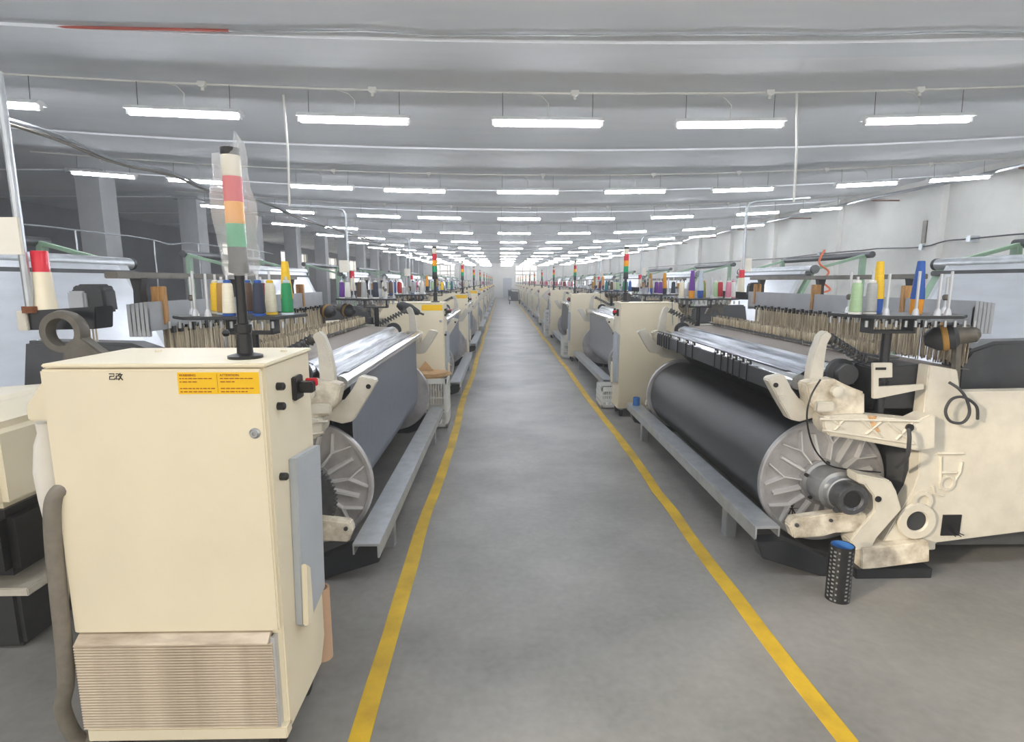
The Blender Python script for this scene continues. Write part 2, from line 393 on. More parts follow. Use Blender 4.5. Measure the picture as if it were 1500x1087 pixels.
# ------------------------------------------------------------------ looms
BL = 2.75; PIT = 5.1; YN = 3.4
LO = onY(455, 706, YN); RO = onY(1200, 702, YN)
AX_Z = RO.z
LX0, RX0 = LO.x, RO.x
def Lpos(k): return (LX0 + (0.08 if k else 0.0), YN + PIT * k, 0)
def Rpos(k): return (RX0, YN + BL + PIT * k, 0)
def rl(px, py, Y):      # photo pixel at depth Y beside the first loom on the white-wall side -> loom coordinates
    p = onY(px, py, Y); return (-(p.x - RX0), -(Y - YN - BL), p.z)
def rpoly(pts, Y): return [(rl(x, y, Y)[0], rl(x, y, Y)[2]) for x, y in pts]
def ll(px, py, Y):
    p = onY(px, py, Y); return (p.x - LX0, Y - YN, p.z)
def lpoly(pts, Y): return [(ll(x, y, Y)[0], ll(x, y, Y)[2]) for x, y in pts]
ZROLL, XROLL = 1.15, 0.25

def both(mb, name, m, parent, **k):
    a = mb.build(name, m, parent, **k); b = mb.mirror_y(BL).build(name, m, parent, **k); return a, b

def fringe(x, y0, y1, z0, z1, n, jit, w=0.006):
    m = MB()
    for i in range(n):
        y = y0 + (y1 - y0) * (i + random.random() * .8) / n; dx = random.uniform(-.02, .02); t = random.uniform(-jit, jit)
        a = random.uniform(-.006, .006); zb = z0 + abs(t); zt = z1 - random.uniform(0, jit * .3); ww = w * random.uniform(.6, 1.4)
        m.add([(x + dx, y, zb), (x + dx + .004, y + ww, zb), (x + dx, y + ww + a, zt), (x + dx, y + a, zt), (x + dx - .006, y + ww / 2, zb), (x + dx - .006, y + ww / 2 + a, zt)],
              [(0, 1, 2, 3), (1, 4, 5, 2), (4, 0, 3, 5), (0, 4, 1), (3, 2, 5)])
    return m

def helix(p0, p1, r, turns, wire, n=8):
    p0 = Vector(p0); p1 = Vector(p1); d = (p1 - p0); L = d.length; d.normalize()
    a = d.cross(Vector((0, 1, 0))).normalized(); b = d.cross(a); pts = []
    for i in range(turns * n + 1):
        q = 2 * PI * i / n; pts.append(p0 + d * (L * i / (turns * n)) + (a * math.cos(q) + b * math.sin(q)) * r)
    return MB().tube(pts, wire, 5)

def make_loom(label):
    t = thing('loom', label, 'loom')
    # end frames --------------------------------------------------------
    out = rpoly([(1352, 533), (1393, 540), (1397, 572), (1720, 566), (1720, 745), (1362, 790), (1362, 800), (1275, 806), (1330, 712), (1337, 690), (1339, 640)], 3.17)
    fr = both(MB().prism(out, 2.94, 3.03), 'end_frame', 'cast', t, bevel=0.006)
    foot = rpoly([(1262, 803), (1362, 794), (1362, 823), (1262, 836)], 3.06)
    both(MB().prism(foot, 2.90, 3.09), 'foot', 'cast_dirty', t, bevel=0.006)
    fx = [p[0] for p in foot]
    both(MB().box(min(fx) - .02, max(fx) + .02, 2.88, 3.095, 0.0, min(p[1] for p in foot) + .012), 'base_plate', 'black_paint', t, bevel=0.004)
    for f, s in zip(fr, (1, -1)):       # cast bosses, ribs and openings on the outer face
        def P(px, py): a = rl(px, py, 3.12); return (a[0], (3.03 if s > 0 else BL - 3.03), a[2])
        c = P(1340, 762); MB().ring([(.066, 0), (.108, 0), (.115, .012), (.108, .024), (.066, .024), (.06, .012)], c, (0, s, 0), 28).build('boss_ring', 'cast', f)
        MB().lathe([(.066, 0), (.066, .004), (0, .004)], c, (0, s, 0), 24).build('opening', 'charcoal', f)
        c = P(1349, 733); MB().ring([(.038, 0), (.06, 0), (.06, .018), (.038, .018)], c, (0, s, 0), 20).build('boss_ring', 'cast', f)
        c = P(1386, 707); MB().ring([(.034, 0), (.048, 0), (.048, .012), (.034, .012)], c, (0, s, 0), 20).build('boss_ring', 'cast', f)
        rb = MB()
        for q in ([(1371, 664), (1410, 664)], [(1377, 668), (1377, 715)], [(1408, 676), (1405, 692), (1396, 706)], [(1376, 692), (1400, 692)], [(1365, 712), (1368, 722), (1380, 726)]):
            rb.tube([(P(x, y)[0], 3.034 if s > 0 else BL - 3.034, P(x, y)[2]) for x, y in q], .008, 6)
        rb.build('cast_rib', 'cast', f)
        a = P(1381, 754); b = P(1404, 784)
        y0 = 3.028 if s > 0 else BL - 3.036
        MB().box(min(a[0], b[0]), max(a[0], b[0]), y0, y0 + .008, b[2], a[2]).build('opening', 'black', f)
    # loom body between the frames
    MB().box(-1.62, -0.42, -.18, BL + .18, 0.12, 0.92).build('body', 'machine_grey', t, bevel=0.02)
    MB().box(-0.62, -0.46, -.2, BL + .2, 0.86, 1.02).build('cross_beam', 'charcoal', t, bevel=0.01)
    MB().box(-1.75, -1.60, -.2, BL + .2, 0.80, 1.02).build('breast_beam', 'steel', t, bevel=0.02)
    cl = [(-1.68, 1.03), (-1.78, .98), (-1.80, .80), (-1.72, .55)]
    MB().strip(cl, .1, BL - .1, .006).build('woven_cloth', 'cloth_silver', t)
    MB().cyl((-1.72, -.1, .42), (-1.72, BL + .1, .42), .19, 28).build('cloth_roll', 'cloth_silver', t)
    # arms and levers at both ends
    arm = rpoly([(1196, 606), (1240, 603), (1330, 612), (1350, 603), (1358, 606), (1357, 652), (1336, 656), (1230, 637), (1205, 634), (1196, 622)], 3.12)
    aa = both(MB().prism(arm, 2.98, 3.10), 'arm', 'cast', t, bevel=0.008)
    for f, s in zip(aa, (1, -1)):
        def P(px, py): a = rl(px, py, 3.05); return (a[0], (3.102 if s > 0 else BL - 3.102), a[2])
        rb = MB()
        for q in ([(1214, 611), (1236, 628)], [(1236, 614), (1222, 630)], [(1262, 616), (1290, 640)], [(1290, 618), (1268, 636)], [(1300, 619), (1336, 648)], [(1336, 620), (1312, 644)], [(1200, 614), (1345, 617)], [(1205, 630), (1338, 650)]):
            rb.tube([P(*p) for p in q], .008, 6)
        rb.build('cast_rib', 'cast', f)
        MB().lathe([(.022, 0), (.022, .012), (0, .012)], P(1331, 626), (0, s, 0), 16).build('opening', 'black', f)
        y0 = 3.1 if s > 0 else BL - 3.104
        MB().prism([(P(x, y)[0], P(x, y)[2]) for x, y in ((1271, 609), (1284, 609), (1281, 618), (1289, 632), (1282, 634), (1275, 620))], y0, y0 + .004).build('rust_stain', 'rust_pale', f, smooth=0)
    cst = rpoly([(1173, 560), (1186, 556), (1215, 553), (1228, 560), (1242, 566), (1258, 572), (1258, 604), (1196, 606), (1178, 588)], 3.15)
    ca = both(MB().prism(cst, 2.95, 3.06), 'casting', 'cast_dirty', t, bevel=0.01)
    for f, s in zip(ca, (1, -1)):
        a = rl(1224, 573, 3.09)
        MB().lathe([(.034, 0), (.034, .03), (.02, .036), (0, .036)], (a[0], (3.06 if s > 0 else BL - 3.06), a[2]), (0, s, 0), 20).build('pivot_cap', 'cast', f)
        a = rl(1205, 590, 3.09)
        MB().box(a[0] - .06, a[0] + .05, (3.055 if s > 0 else BL - 3.085), (3.085 if s > 0 else BL - 3.055), a[2] - .05, a[2] + .01).build('cast_block', 'cast', f, bevel=.008)
    lev = rpoly([(1180, 562), (1183, 537), (1189, 513), (1198, 491), (1206, 484), (1215, 490), (1208, 503), (1205, 521), (1203, 541), (1201, 562)], 3.2)
    both(MB().prism(lev, 2.92, 2.98), 'tension_lever', 'cast', t, bevel=0.005)
    lv2 = rpoly([(1122, 556), (1127, 552), (1146, 548), (1156, 568), (1168, 584), (1188, 588), (1190, 610), (1168, 616), (1154, 613), (1138, 586)], 3.2)
    l2 = both(MB().prism(lv2, 2.90, 2.98), 'roller_bracket', 'cast', t, bevel=0.006)
    for f, s in zip(l2, (1, -1)):
        for px, py, r, m in ((1136, 564, .014, 'black'), (1145, 582, .02, 'cast')):
            a = rl(px, py, 3.17); MB().lathe([(r, 0), (r, .008), (0, .008)], (a[0], (2.98 if s > 0 else BL - 2.98), a[2]), (0, s, 0), 16).build('bolt_hole' if m == 'black' else 'boss', m, f)
    a = rl(1212, 494, 3.22); b = rl(1266, 528, 3.30)
    both(helix(a, (b[0], b[1], b[2]), .027, 10, .0065), 'spring', 'steel_dark', t)
    both(MB().cyl(a, b, .008, 8).lathe([(.026, 0), (.026, .03), (.012, .05)], a, Vector(b) - Vector(a), 12), 'spring_rod', 'iron', t)
    a = rl(1228, 545, 3.3)
    both(MB().lathe([(.03, 0), (.085, 0), (.085, .03), (.06, .05), (.06, .1), (0, .1)], (a[0], 2.85, a[2]), (0, 1, 0), 24), 'roller_drive', 'charcoal', t)
    pb = rpoly([(1276, 531), (1304, 531), (1304, 552), (1284, 553), (1284, 566), (1350, 562), (1350, 569), (1282, 583), (1276, 583)], 3.12)
    pp = both(MB().prism(pb, 3.03, 3.05), 'slotted_plate', 'cast', t, bevel=.002)
    for f, s in zip(pp, (1, -1)):
        a = rl(1290, 540, 3.1); MB().box(a[0] - .03, a[0] + .03, (3.05 if s > 0 else BL - 3.053), (3.053 if s > 0 else BL - 3.05), a[2] - .007, a[2] + .007).build('slot', 'black', f, smooth=0)
    db = rpoly([(1286, 540), (1352, 534), (1350, 600), (1286, 600)], 3.2)
    both(MB().prism(db, 2.72, 2.93), 'drive_box', 'charcoal', t, bevel=.008)
    sc_ = rpoly([(1398, 572), (1402, 535), (1420, 512), (1455, 500), (1600, 496), (1600, 578)], 3.45)
    both(MB().prism(sc_, 2.55, 2.72), 'arched_cover', 'machine_grey', t, bevel=.02)
    # bearing bracket for the warp beam
    bk = rpoly([(1248, 690), (1262, 693), (1297, 700), (1305, 715), (1313, 742), (1297, 760), (1277, 783), (1267, 801), (1243, 801), (1238, 787), (1250, 770), (1262, 757), (1273, 744), (1271, 722), (1259, 706), (1249, 703)], 3.12)
    bb = both(MB().prism(bk, 2.97, 3.08), 'beam_bracket', 'cast', t, bevel=.008)
    for f, s in zip(bb, (1, -1)):
        a = rl(1286, 731, 3.07); MB().lathe([(.018, 0), (.018, .006), (0, .006)], (a[0], (3.08 if s > 0 else BL - 3.08), a[2]), (0, s, 0), 16).build('bolt_hole', 'black', f)
    la = rpoly([(1154, 769), (1160, 758), (1216, 751), (1250, 748), (1268, 752), (1262, 777), (1222, 779), (1205, 784), (1160, 787)], 3.1)
    lb = both(MB().prism(la, 3.0, 3.07), 'latch_arm', 'cast_dirty', t, bevel=.008)
    for f, s in zip(lb, (1, -1)):
        for px, py, r in ((1168, 770, .012), (1218, 763, .01), (1226, 747, .02)):
            a = rl(px, py, 3.07); MB().lathe([(r, 0), (r, .01), (0, .01)], (a[0], (3.07 if s > 0 else BL - 3.07), a[2]), (0, s, 0), 14).build('bolt', 'steel_dark', f)
    # foot rail on the aisle side
    MB().box(.37, .52, -.45, 3.02, .285, .30).box(.508, .52, -.45, 3.02, .215, .29).box(.37, .38, -.45, 3.02, .235, .29).build('foot_rail', 'galv', t, bevel=.002)
    br = rpoly([(1106, 791), (1146, 789), (1236, 826), (1262, 836), (1262, 859), (1236, 852), (1114, 815)], 3.12)
    both(MB().prism(br, 2.96, 3.06), 'rail_bracket', 'black_paint', t, bevel=.004)
    for y in (0.1, 2.45): MB().box(.42, .49, y, y + .09, 0, .286).build('rail_leg', 'steel', t, bevel=.004)
    # back rest rollers
    MB().cyl((XROLL, -.12, ZROLL), (XROLL, BL + .12, ZROLL), .046, 28).build('rest_roller', 'chrome', t)
    MB().cyl((.02, -.1, ZROLL + .055), (.02, BL + .1, ZROLL + .055), .05, 24).build('rest_roller', 'chrome', t)
    MB().cyl((.13, -.1, ZROLL - .03), (.13, BL + .1, ZROLL - .03), .045, 24).build('rest_roller', 'steel', t)
    # drop wires
    MB().box(-.36, -.27, -.1, BL + .1, 1.285, 1.30).build('dropper_bar', 'steel_dark', t)
    fringe(-.29, 0, BL, 1.27, 1.37, 300, .035, .007).build('drop_wires', 'wires', t, smooth=0, kind='stuff')
    fringe(-.34, 0, BL, 1.28, 1.385, 220, .03, .007).build('drop_wires', 'wires_dark', t, smooth=0, kind='stuff')
    MB().strip([(.02, 1.25), (-.27, 1.265), (-.5, 1.24), (-.9, 1.2)], .02, BL - .02, .004).build('warp_shed', 'warp_brown', t)
    # heald frames
    for i in range(5):
        x = -.78 - i * .024
        MB().box(x - .011, x + .011, -.22, BL + .12, 1.47, 1.635 - i * .003).box(x - .011, x + .011, -.22, -.2, 1.44, 1.6 - i * .003).box(x - .011, x + .011, BL + .1, BL + .12, 1.44, 1.6 - i * .003).build('heald_frame', 'heald_grey', t, bevel=.002)
    fringe(-.77, -.02, BL + .02, 1.24, 1.47, 360, .03, .008).build('heald_wires', 'wires', t, smooth=0, kind='stuff')
    fringe(-.83, -.02, BL + .02, 1.22, 1.47, 300, .03, .009).build('heald_wires', 'wires_dark', t, smooth=0, kind='stuff')
    cl = MB()
    for i in range(38):
        y = i * BL / 37; cl.box(-.772, -.755, y - .016, y + .016, 1.445, 1.485 + (i % 2) * .01)
    cl.build('heald_clips', 'black', t, smooth=0, kind='stuff')
    # bar above the heald frames on short posts with wooden blocks
    MB().box(-.90, -.83, -.35, 2.3, 1.765, 1.80).build('guide_bar', 'iron', t, bevel=.004)
    for y in (-.12, 1.05, 2.2):
        MB().prism([(-.89, 1.6), (-.84, 1.6), (-.845, 1.7), (-.83, 1.77), (-.90, 1.77), (-.885, 1.7)], y - .03, y + .03).build('guide_post', 'charcoal', t, bevel=.003)
        MB().box(-.83, -.76, y + .04, y + .085, 1.50, 1.72).build('wooden_block', 'wood', t, bevel=.003)
    # ring bracket and beam over the cabinet end
    ra = ll(95, 486, 2.53)
    MB().ring([(.062, -.03), (.09, -.03), (.097, 0), (.09, .03), (.062, .03)], ra, (0, 1, 0), 28).build('ring_bracket', 'iron', t)
    ba = lpoly([(100, 505), (120, 490), (140, 505), (160, 520), (175, 545), (150, 545), (140, 528), (125, 522), (118, 545), (98, 545)], 2.53)
    MB().prism(ba, -.90, -.84).build('bracket_arm', 'iron', t, bevel=.006)
    bx = lpoly([(30, 456), (140, 449), (140, 482), (30, 484)], 2.6)
    be = MB().prism(bx, -.80, -.68).build('box_beam', 'black_paint', t, bevel=.004)
    a = ll(33, 470, 2.58); MB().box(a[0] - .03, a[0] + .015, -.815, -.80, a[2] - .045, a[2] + .045).build('end_cover', 'cast', be, bevel=.003)
    hp = MB()
    for i in range(4):
        a = ll(122 + i * 5, 452, 2.7); b = ll(128 + i * 5, 500, 2.7); hp.tube([a, b], .004, 6)
    hp.build('heald_rods', 'wires', t)
    # motor housing, beacon, conduit pole at the cabinet end
    a = ll(130, 455, 2.95)
    MB().prism([(a[0] - .085, a[2]), (a[0] + .09, a[2] - .01), (a[0] + .085, a[2] + .11), (a[0] + .06, a[2] + .135), (a[0] - .05, a[2] + .135), (a[0] - .085, a[2] + .11)], a[1], a[1] + .1).build('motor_housing', 'charcoal', t, bevel=.012)
    MB().box(a[0] - .09, a[0] - .0, a[1] - .02, a[1] + .04, a[2], a[2] + .10).build('motor_cover', 'heald_grey', t, bevel=.01)
    a = ll(68, 453, 2.65)
    bc = MB().lathe([(.045, -.06), (.045, .03), (.04, .05), (.036, .17), (0, .17)], a, (0, 0, 1), 20).build('beacon', 'cream', t)
    MB().lathe([(.033, .17), (.033, .26), (.03, .265), (0, .265)], a, (0, 0, 1), 20).build('beacon_lens', 'red_lens', bc)
    a = ll(44, 452, 2.6)
    MB().tube([a, (a[0], a[1], 2.62), (a[0] - .03, a[1], 2.68), (a[0] - .1, a[1], 2.70), (a[0] - .75, a[1] + .02, 2.74)], .017, 10).build('conduit_pole', 'galv', t)
    MB().cyl((a[0], a[1], a[2] - .02), (a[0], a[1], a[2] + .01), .03, 14).build('pole_flange', 'rust', t)
    MB().box(a[0] - .11, a[0] + .02, a[1] - .03, a[1] - .015, a[2] + .24, a[2] + .40).build('paper_tag', 'paper', t, smooth=0)
    a = ll(327, 520, 2.62); b = ll(331, 488, 2.62)
    lv = MB().tube([(a[0], a[1], a[2] - .2), b], .007, 8).build('hand_lever', 'steel', t)
    MB().lathe([(0, -.018), (.012, -.013), (.018, 0), (.012, .013), (0, .018)], b, (0, 0, 1), 14).build('lever_knob', 'black', lv)
    # lower housings at the cabinet end, away from the aisle
    MB().prism([(-1.75, .72), (-1.05, .72), (-1.05, 1.10), (-1.2, 1.20), (-1.75, 1.16)], -.95, -.28).build('gear_housing', 'cream', t, bevel=.03)
    MB().box(-1.62, -1.02, -.98, -.3, .40, .72).build('drive_motor', 'black', t, bevel=.04)
    MB().box(-1.7, -1.1, -.9, -.3, .0, .30).build('oil_tank', 'charcoal', t, bevel=.02)
    MB().box(-1.85, -1.0, -.95, -.2, .30, .34).build('tank_shelf', 'cast', t, bevel=.004)
    # weft feeders at the open end
    for i, (x, y) in enumerate(((-.58, 3.0), (-.74, 2.8))):
        f = MB().lathe([(.05, 0), (.07, .02), (.07, .10), (.05, .13), (.03, .16)], (x, y, 1.44), (.8, -.5, -.2), 20).build('weft_feeder', 'charcoal', t)
        MB().lathe([(.02, -.1), (.045, -.08), (.05, 0)], (x, y, 1.44), (.8, -.5, -.2), 16).build('feeder_body', 'iron', f)
        MB().lathe([(.072, .05), (.076, .055), (.076, .075), (.072, .08)], (x, y, 1.44), (.8, -.5, -.2), 20).build('feeder_ring', 'thread_mustard', f)
        MB().bar((x, y, 1.4), (x - .02, y, 1.12), .03, .03).build('feeder_stand', 'iron', f)
    # thread racks at both ends
    rp = [(.06, 2.80), (.0, 2.72), (-.50, 2.74), (-.62, 2.85), (-.62, 3.0), (-.5, 3.12), (.0, 3.12)]
    plates = both(MB().prism(rp, 1.545, 1.562, 'z'), 'rack_plate', 'charcoal', t, bevel=.003)
    both(MB().cyl((-.2, 2.95, .98), (-.2, 2.95, 1.47), .026, 14).lathe([(.034, 0), (.034, .07)], (-.2, 2.95, 1.10), (0, 0, 1), 14), 'rack_post', 'black_paint', t)
    both(MB().box(-.33, -.07, 2.9, 3.0, 1.455, 1.47).box(-.33, -.315, 2.9, 3.0, 1.455, 1.55).box(-.085, -.07, 2.9, 3.0, 1.455, 1.55), 'rack_cradle', 'charcoal', t)
    for pl_, s in zip(plates, (1, -1)):
        for j, (x, y) in enumerate(SPOTS):
            yy = y if s > 0 else BL - y
            MB().cyl((x, yy, 1.56), (x, yy, 1.775 + .015 * (j % 3)), .0075, 8).lathe([(.0, 0), (.02, 0), (.014, .03), (.008, .04)], (x, yy, 1.56), (0, 0, 1), 10).build('spindle', 'alu_light', pl_)
            if j in (0, 3, 8, 11):
                MB().lathe([(.01, 0), (.018, .008), (.018, .026), (.01, .034)], (x, yy, 1.64 + .02 * (j % 2)), (0, 0, 1), 10).build('spindle_stop', 'iron', pl_)
    ct = MB()
    for i in range(12): ct.cyl((-.58 + .055 * i, 3.1, 1.535), (-.58 + .055 * i, 3.1, 1.5), .009, 6).cyl((-.58 + .055 * i, 2.76, 1.535), (-.58 + .055 * i, 2.76, 1.5), .009, 6)
    both(ct, 'thread_guides', 'steel', t, kind='stuff')
    return t
SPOTS = [(-.56, 2.9), (-.47, 2.80), (-.47, 3.04), (-.37, 2.93), (-.29, 2.79), (-.28, 3.05), (-.18, 2.86), (-.12, 3.04), (-.06, 2.79), (.0, 2.95), (-.38, 3.08), (-.1, 2.93)]

loom0 = make_loom('cream cast iron loom behind the big cream electrical cabinet with the bagged signal tower')
loom0.location = Lpos(0)
LOOMS = {('L', 0): loom0}
ORD = ['first', 'second', 'third', 'fourth']
LN = {('R', 0): 'cream cast iron loom carrying the black warp beam beside the blue lined tube',
      ('L', 1): 'cream loom behind the cabinet with the cardboard topped basket',
      ('R', 1): 'cream loom past the sunlit cabinet, with a grey warp beam over a white crate',
      ('L', 2): 'third cream loom in the row that starts at the bagged signal tower',
      ('R', 2): 'third cream loom in the row that starts at the black warp beam'}
for (s, k), lb in LN.items():
    LOOMS[(s, k)] = copy_tree(loom0, Lpos(k) if s == 'L' else Rpos(k), 0 if s == 'L' else PI, lb)

# simple looms further down the hall
def make_far():
    t = thing('loom', 'distant cream loom far down the aisle', 'loom')
    out = rpoly([(1352, 533), (1393, 540), (1397, 572), (1720, 566), (1720, 745), (1362, 790), (1362, 835), (1262, 845), (1330, 712), (1337, 690), (1339, 640)], 3.17)
    both(MB().prism(out, 2.94, 3.03), 'end_frame', 'cast', t, smooth=0)
    both(MB().prism(rpoly([(1122, 556), (1200, 486), (1215, 490), (1204, 556), (1258, 572), (1357, 608), (1357, 652), (1196, 630)], 3.15), 2.93, 3.08), 'arm', 'cast', t, smooth=0)
    MB().box(-1.75, -.42, -.18, BL + .18, .0, .98).build('body', 'machine_grey', t, smooth=0)
    MB().box(.37, .52, -.45, 3.02, .22, .30).box(.42, .49, .1, .2, 0, .25).box(.42, .49, 2.5, 2.6, 0, .25).build('foot_rail', 'galv', t, smooth=0)
    MB().cyl((XROLL, -.12, ZROLL), (XROLL, BL + .12, ZROLL), .035, 12).build('rest_roller', 'chrome', t)
    MB().box(-.34, -.27, 0, BL, 1.26, 1.37).build('drop_wires', 'wires', t, smooth=0)
    MB().box(-.96, -.77, -.05, BL + .05, 1.2, 1.50).build('heald_wires', 'wires_dark', t, smooth=0)
    MB().box(-.96, -.77, -.05, BL + .05, 1.50, 1.61).build('heald_frame', 'heald_grey', t, smooth=0)
    MB().box(-.90, -.83, -.35, 2.3, 1.765, 1.80).box(-.89, -.84, -.1, -.05, 1.6, 1.78).box(-.89, -.84, 2.2, 2.25, 1.6, 1.78).build('guide_bar', 'iron', t, smooth=0)
    rp = [(.06, 2.80), (.0, 2.72), (-.50, 2.74), (-.62, 2.85), (-.62, 3.0), (-.5, 3.12), (.0, 3.12)]
    both(MB().prism(rp, 1.545, 1.562, 'z'), 'rack_plate', 'charcoal', t, smooth=0)
    both(MB().cyl((-.2, 2.95, .98), (-.2, 2.95, 1.55), .026, 8), 'rack_post', 'black_paint', t)
    a = ll(44, 452, 2.6)
    MB().tube([(a[0], a[1], .9), (a[0], a[1], 2.65), (a[0] - .1, a[1], 2.70), (a[0] - .75, a[1] + .02, 2.74)], .02, 6).build('conduit_pole', 'galv', t)
    MB().lathe([(.045, -.5), (.036, .17), (0, .17)], ll(68, 453, 2.65), (0, 0, 1), 8).build('beacon', 'cream', t)
    return t
NFAR = 11
far0 = make_far()
fst = True
for k in range(3, NFAR):
    for s in 'LR':
        lb = 'distant cream loom further along the %s row of looms' % ('cabinet side' if s == 'L' else 'white wall side')
        g = 'distant looms of the %s row' % ('cabinet side' if s == 'L' else 'white wall side')
        if fst: o = far0; o['label'] = lb; o['group'] = g; fst = False; o.location = Lpos(k); o.rotation_euler = (0, 0, 0 if s == 'L' else PI)
        else: o = copy_tree(far0, Lpos(k) if s == 'L' else Rpos(k), 0 if s == 'L' else PI, lb, g)
        LOOMS[(s, k)] = o

# ------------------------------------------------------------------ warp beams
def rib_mesh(p0, p1, w, h):      # tapered raised rib in the flange plane (r,angle)->x,z
    m = MB(); a = Vector((p0[0], 0, p0[1])); b = Vector((p1[0], 0, p1[1])); d = (b - a).normalized(); n = Vector((-d.z, 0, d.x))
    vs = [a + n * w, a - n * w, b - n * w * .7, b + n * w * .7, a + n * w * .3 + Vector((0, h, 0)), a - n * w * .3 + Vector((0, h, 0)), b - n * w * .3 + Vector((0, h * .7, 0)), b + n * w * .3 + Vector((0, h * .7, 0))]
    return m.add(vs, [(0, 1, 2, 3), (4, 7, 6, 5), (0, 4, 5, 1), (1, 5, 6, 2), (2, 6, 7, 3), (3, 7, 4, 0)])
def pol(r, q): return (r * math.cos(q), r * math.sin(q))
def make_beam(name_label, yarn, rr, top, sheet_out, detail=True, fmat='alu'):
    t = thing('warp_beam', name_label, 'warp beam')
    z = AX_Z
    yr = MB().cyl((0, .02, z), (0, BL - .02, z), rr, 64 if detail else 28).build('yarn_roll', yarn, t)
    for s, y in ((1, BL), (-1, 0)):
        if detail: prof = [(.06, -.01), (.392, -.01), (.40, 0), (.40, .03), (.392, .036), (.372, .036), (.366, .016), (.15, .03), (.15, .05), (.0, .05)]
        else: prof = [(.0, -.01), (.40, -.01), (.40, .03), (.37, .03), (.365, .015), (.15, .03), (0, .04)]
        fl = MB().lathe(prof, (0, y, z), (0, s, 0), 72 if detail else 28).build('flange', fmat, t)
        if detail:
            nsec = 16
            for i in range(nsec):
                q = 2 * PI * (i + .35) / nsec
                def mk(p0, p1, w, h):
                    m = rib_mesh(p0, p1, w, h)
                    m.v = [(vx, y + s * (vy + .010), z + vz) for vx, vy, vz in m.v]; m.build('rib', 'alu_rib', fl, smooth=0)
                if i % 2 == 0:
                    mk(pol(.15, q), pol(.265, q), .014, .056); mk(pol(.255, q), pol(.368, q + .19), .012, .046); mk(pol(.255, q), pol(.368, q - .19), .012, .046)
                else: mk(pol(.15, q), pol(.32, q), .024, .048)
        hub = MB().lathe([(.135, .03), (.135, .055), (.118, .06), (.118, .19), (.122, .195), (.122, .21), (.10, .215), (.10, .26), (.075, .27)], (0, y, z), (0, s, 0), 40 if detail else 16).build('hub', 'steel', t)
        if detail:
            MB().ring([(.05, .25), (.088, .25), (.092, .262), (.092, .345), (.086, .355), (.062, .355), (.05, .345)], (0, y, z), (0, s, 0), 36).build('bearing_ring', 'steel_dark', hub)
            MB().lathe([(.05, .34), (.05, .342), (0, .342)], (0, y, z), (0, s, 0), 24).build('bore', 'black', hub)
            for i in range(5):
                q = 2 * PI * i / 5 + .4; c = pol(.128, q)
                MB().lathe([(.012, .05), (.012, .066), (0, .066)], (c[0], y, z + c[1]), (0, s, 0), 10).build('bolt', 'charcoal', hub)
    if detail:          # toothed drive wheel on the cabinet end
        g = MB(); n = 60; poly = []
        for i in range(n * 4):
            q = 2 * PI * i / (n * 4); r_ = .235 if i % 4 in (0, 1) else .221; poly.append((r_ * math.cos(q), z - .02 + r_ * math.sin(q)))
        g.prism(poly, -.26, -.225).build('gear_wheel', 'steel_dark', t, smooth=0)
    # warp sheet
    if sheet_out:
        MB().strip([(rr + .004, z - .02), (rr + .003, z + .1), (XROLL + .018, ZROLL - .036)], .03, BL - .06, .003).build('warp_sheet', yarn, t)
    else:
        MB().strip([(-rr + .03, z + .12), (XROLL - .02, ZROLL - .03)], .03, BL - .06, .003).build('warp_sheet', yarn, t)
    MB().strip([(XROLL + .012, ZROLL + .049), (XROLL - .012, ZROLL + .05), (XROLL - .035, ZROLL + .036), (.19, ZROLL + .018), (.165, ZROLL + .03), (.135, ZROLL + .05), (.105, ZROLL + .052), (.085, ZROLL + .045), (.07, ZROLL + .07), (.045, ZROLL + .10), (.02, ZROLL + .11), (-.01, ZROLL + .105), (-.05, ZROLL + .09), (-.26, ZROLL + .105)], .02, BL - .02, .003).build('warp_top', top, t)
    return t
VAR = {}
def put_beam(s, k, label, yarn, rr, top, out, detail, fmat='alu', group=None):
    key = (yarn, rr, top, out, detail, fmat)
    loc, rz = (Lpos(k), 0) if s == 'L' else (Rpos(k), PI)
    if key not in VAR:
        VAR[key] = o = make_beam(label, *key); o.location = loc; o.rotation_euler = (0, 0, rz)
        if group: o['group'] = group
    else: o = copy_tree(VAR[key], loc, rz, label, group)
    return o
beamL0 = put_beam('L', 0, 'blue grey warp beam with spoked aluminium flange right behind the bagged tower cabinet', 'yarn_blue_grey', .27, 'warp_silver', True, True)
beamR0 = put_beam('R', 0, 'large full warp beam wound with black yarn between spoked aluminium flanges', 'yarn_black', .365, 'warp_dark', False, True)
put_beam('L', 1, 'grey warp beam behind the cabinet with the cardboard topped basket', 'yarn_blue_grey', .27, 'warp_silver', True, True)
put_beam('R', 1, 'half empty grey warp beam with spoked flange over a white crate', 'yarn_grey', .25, 'warp_silver', True, True, 'alu')
put_beam('L', 2, 'grey warp beam of the third loom in the bagged tower row', 'yarn_blue_grey', .27, 'warp_silver', True, True)
put_beam('R', 2, 'dark warp beam of the third loom in the black warp beam row', 'yarn_black', .30, 'warp_dark', True, True)
for k in range(3, NFAR):
    for s in 'LR':
        side = 'cabinet side' if s == 'L' else 'white wall side'
        put_beam(s, k, 'distant warp beam in a loom of the %s row' % side, 'yarn_blue_grey' if (k + (s == 'L')) % 3 else 'yarn_black', .30, 'warp_silver', True, False, 'alu', 'distant warp beams of the %s row' % side)
a = onY(582, 446, 6.6); b = onY(616, 459, 6.6); M0 = Vector(Lpos(0))
MB().lathe([(.0, 0), (.03, .0), (.058, .05), (.062, .16), (.03, .27), (.012, .28), (.012, .33)], a - M0, b - a, 20).build('spring_weight', 'charcoal', LOOMS[('L', 0)])
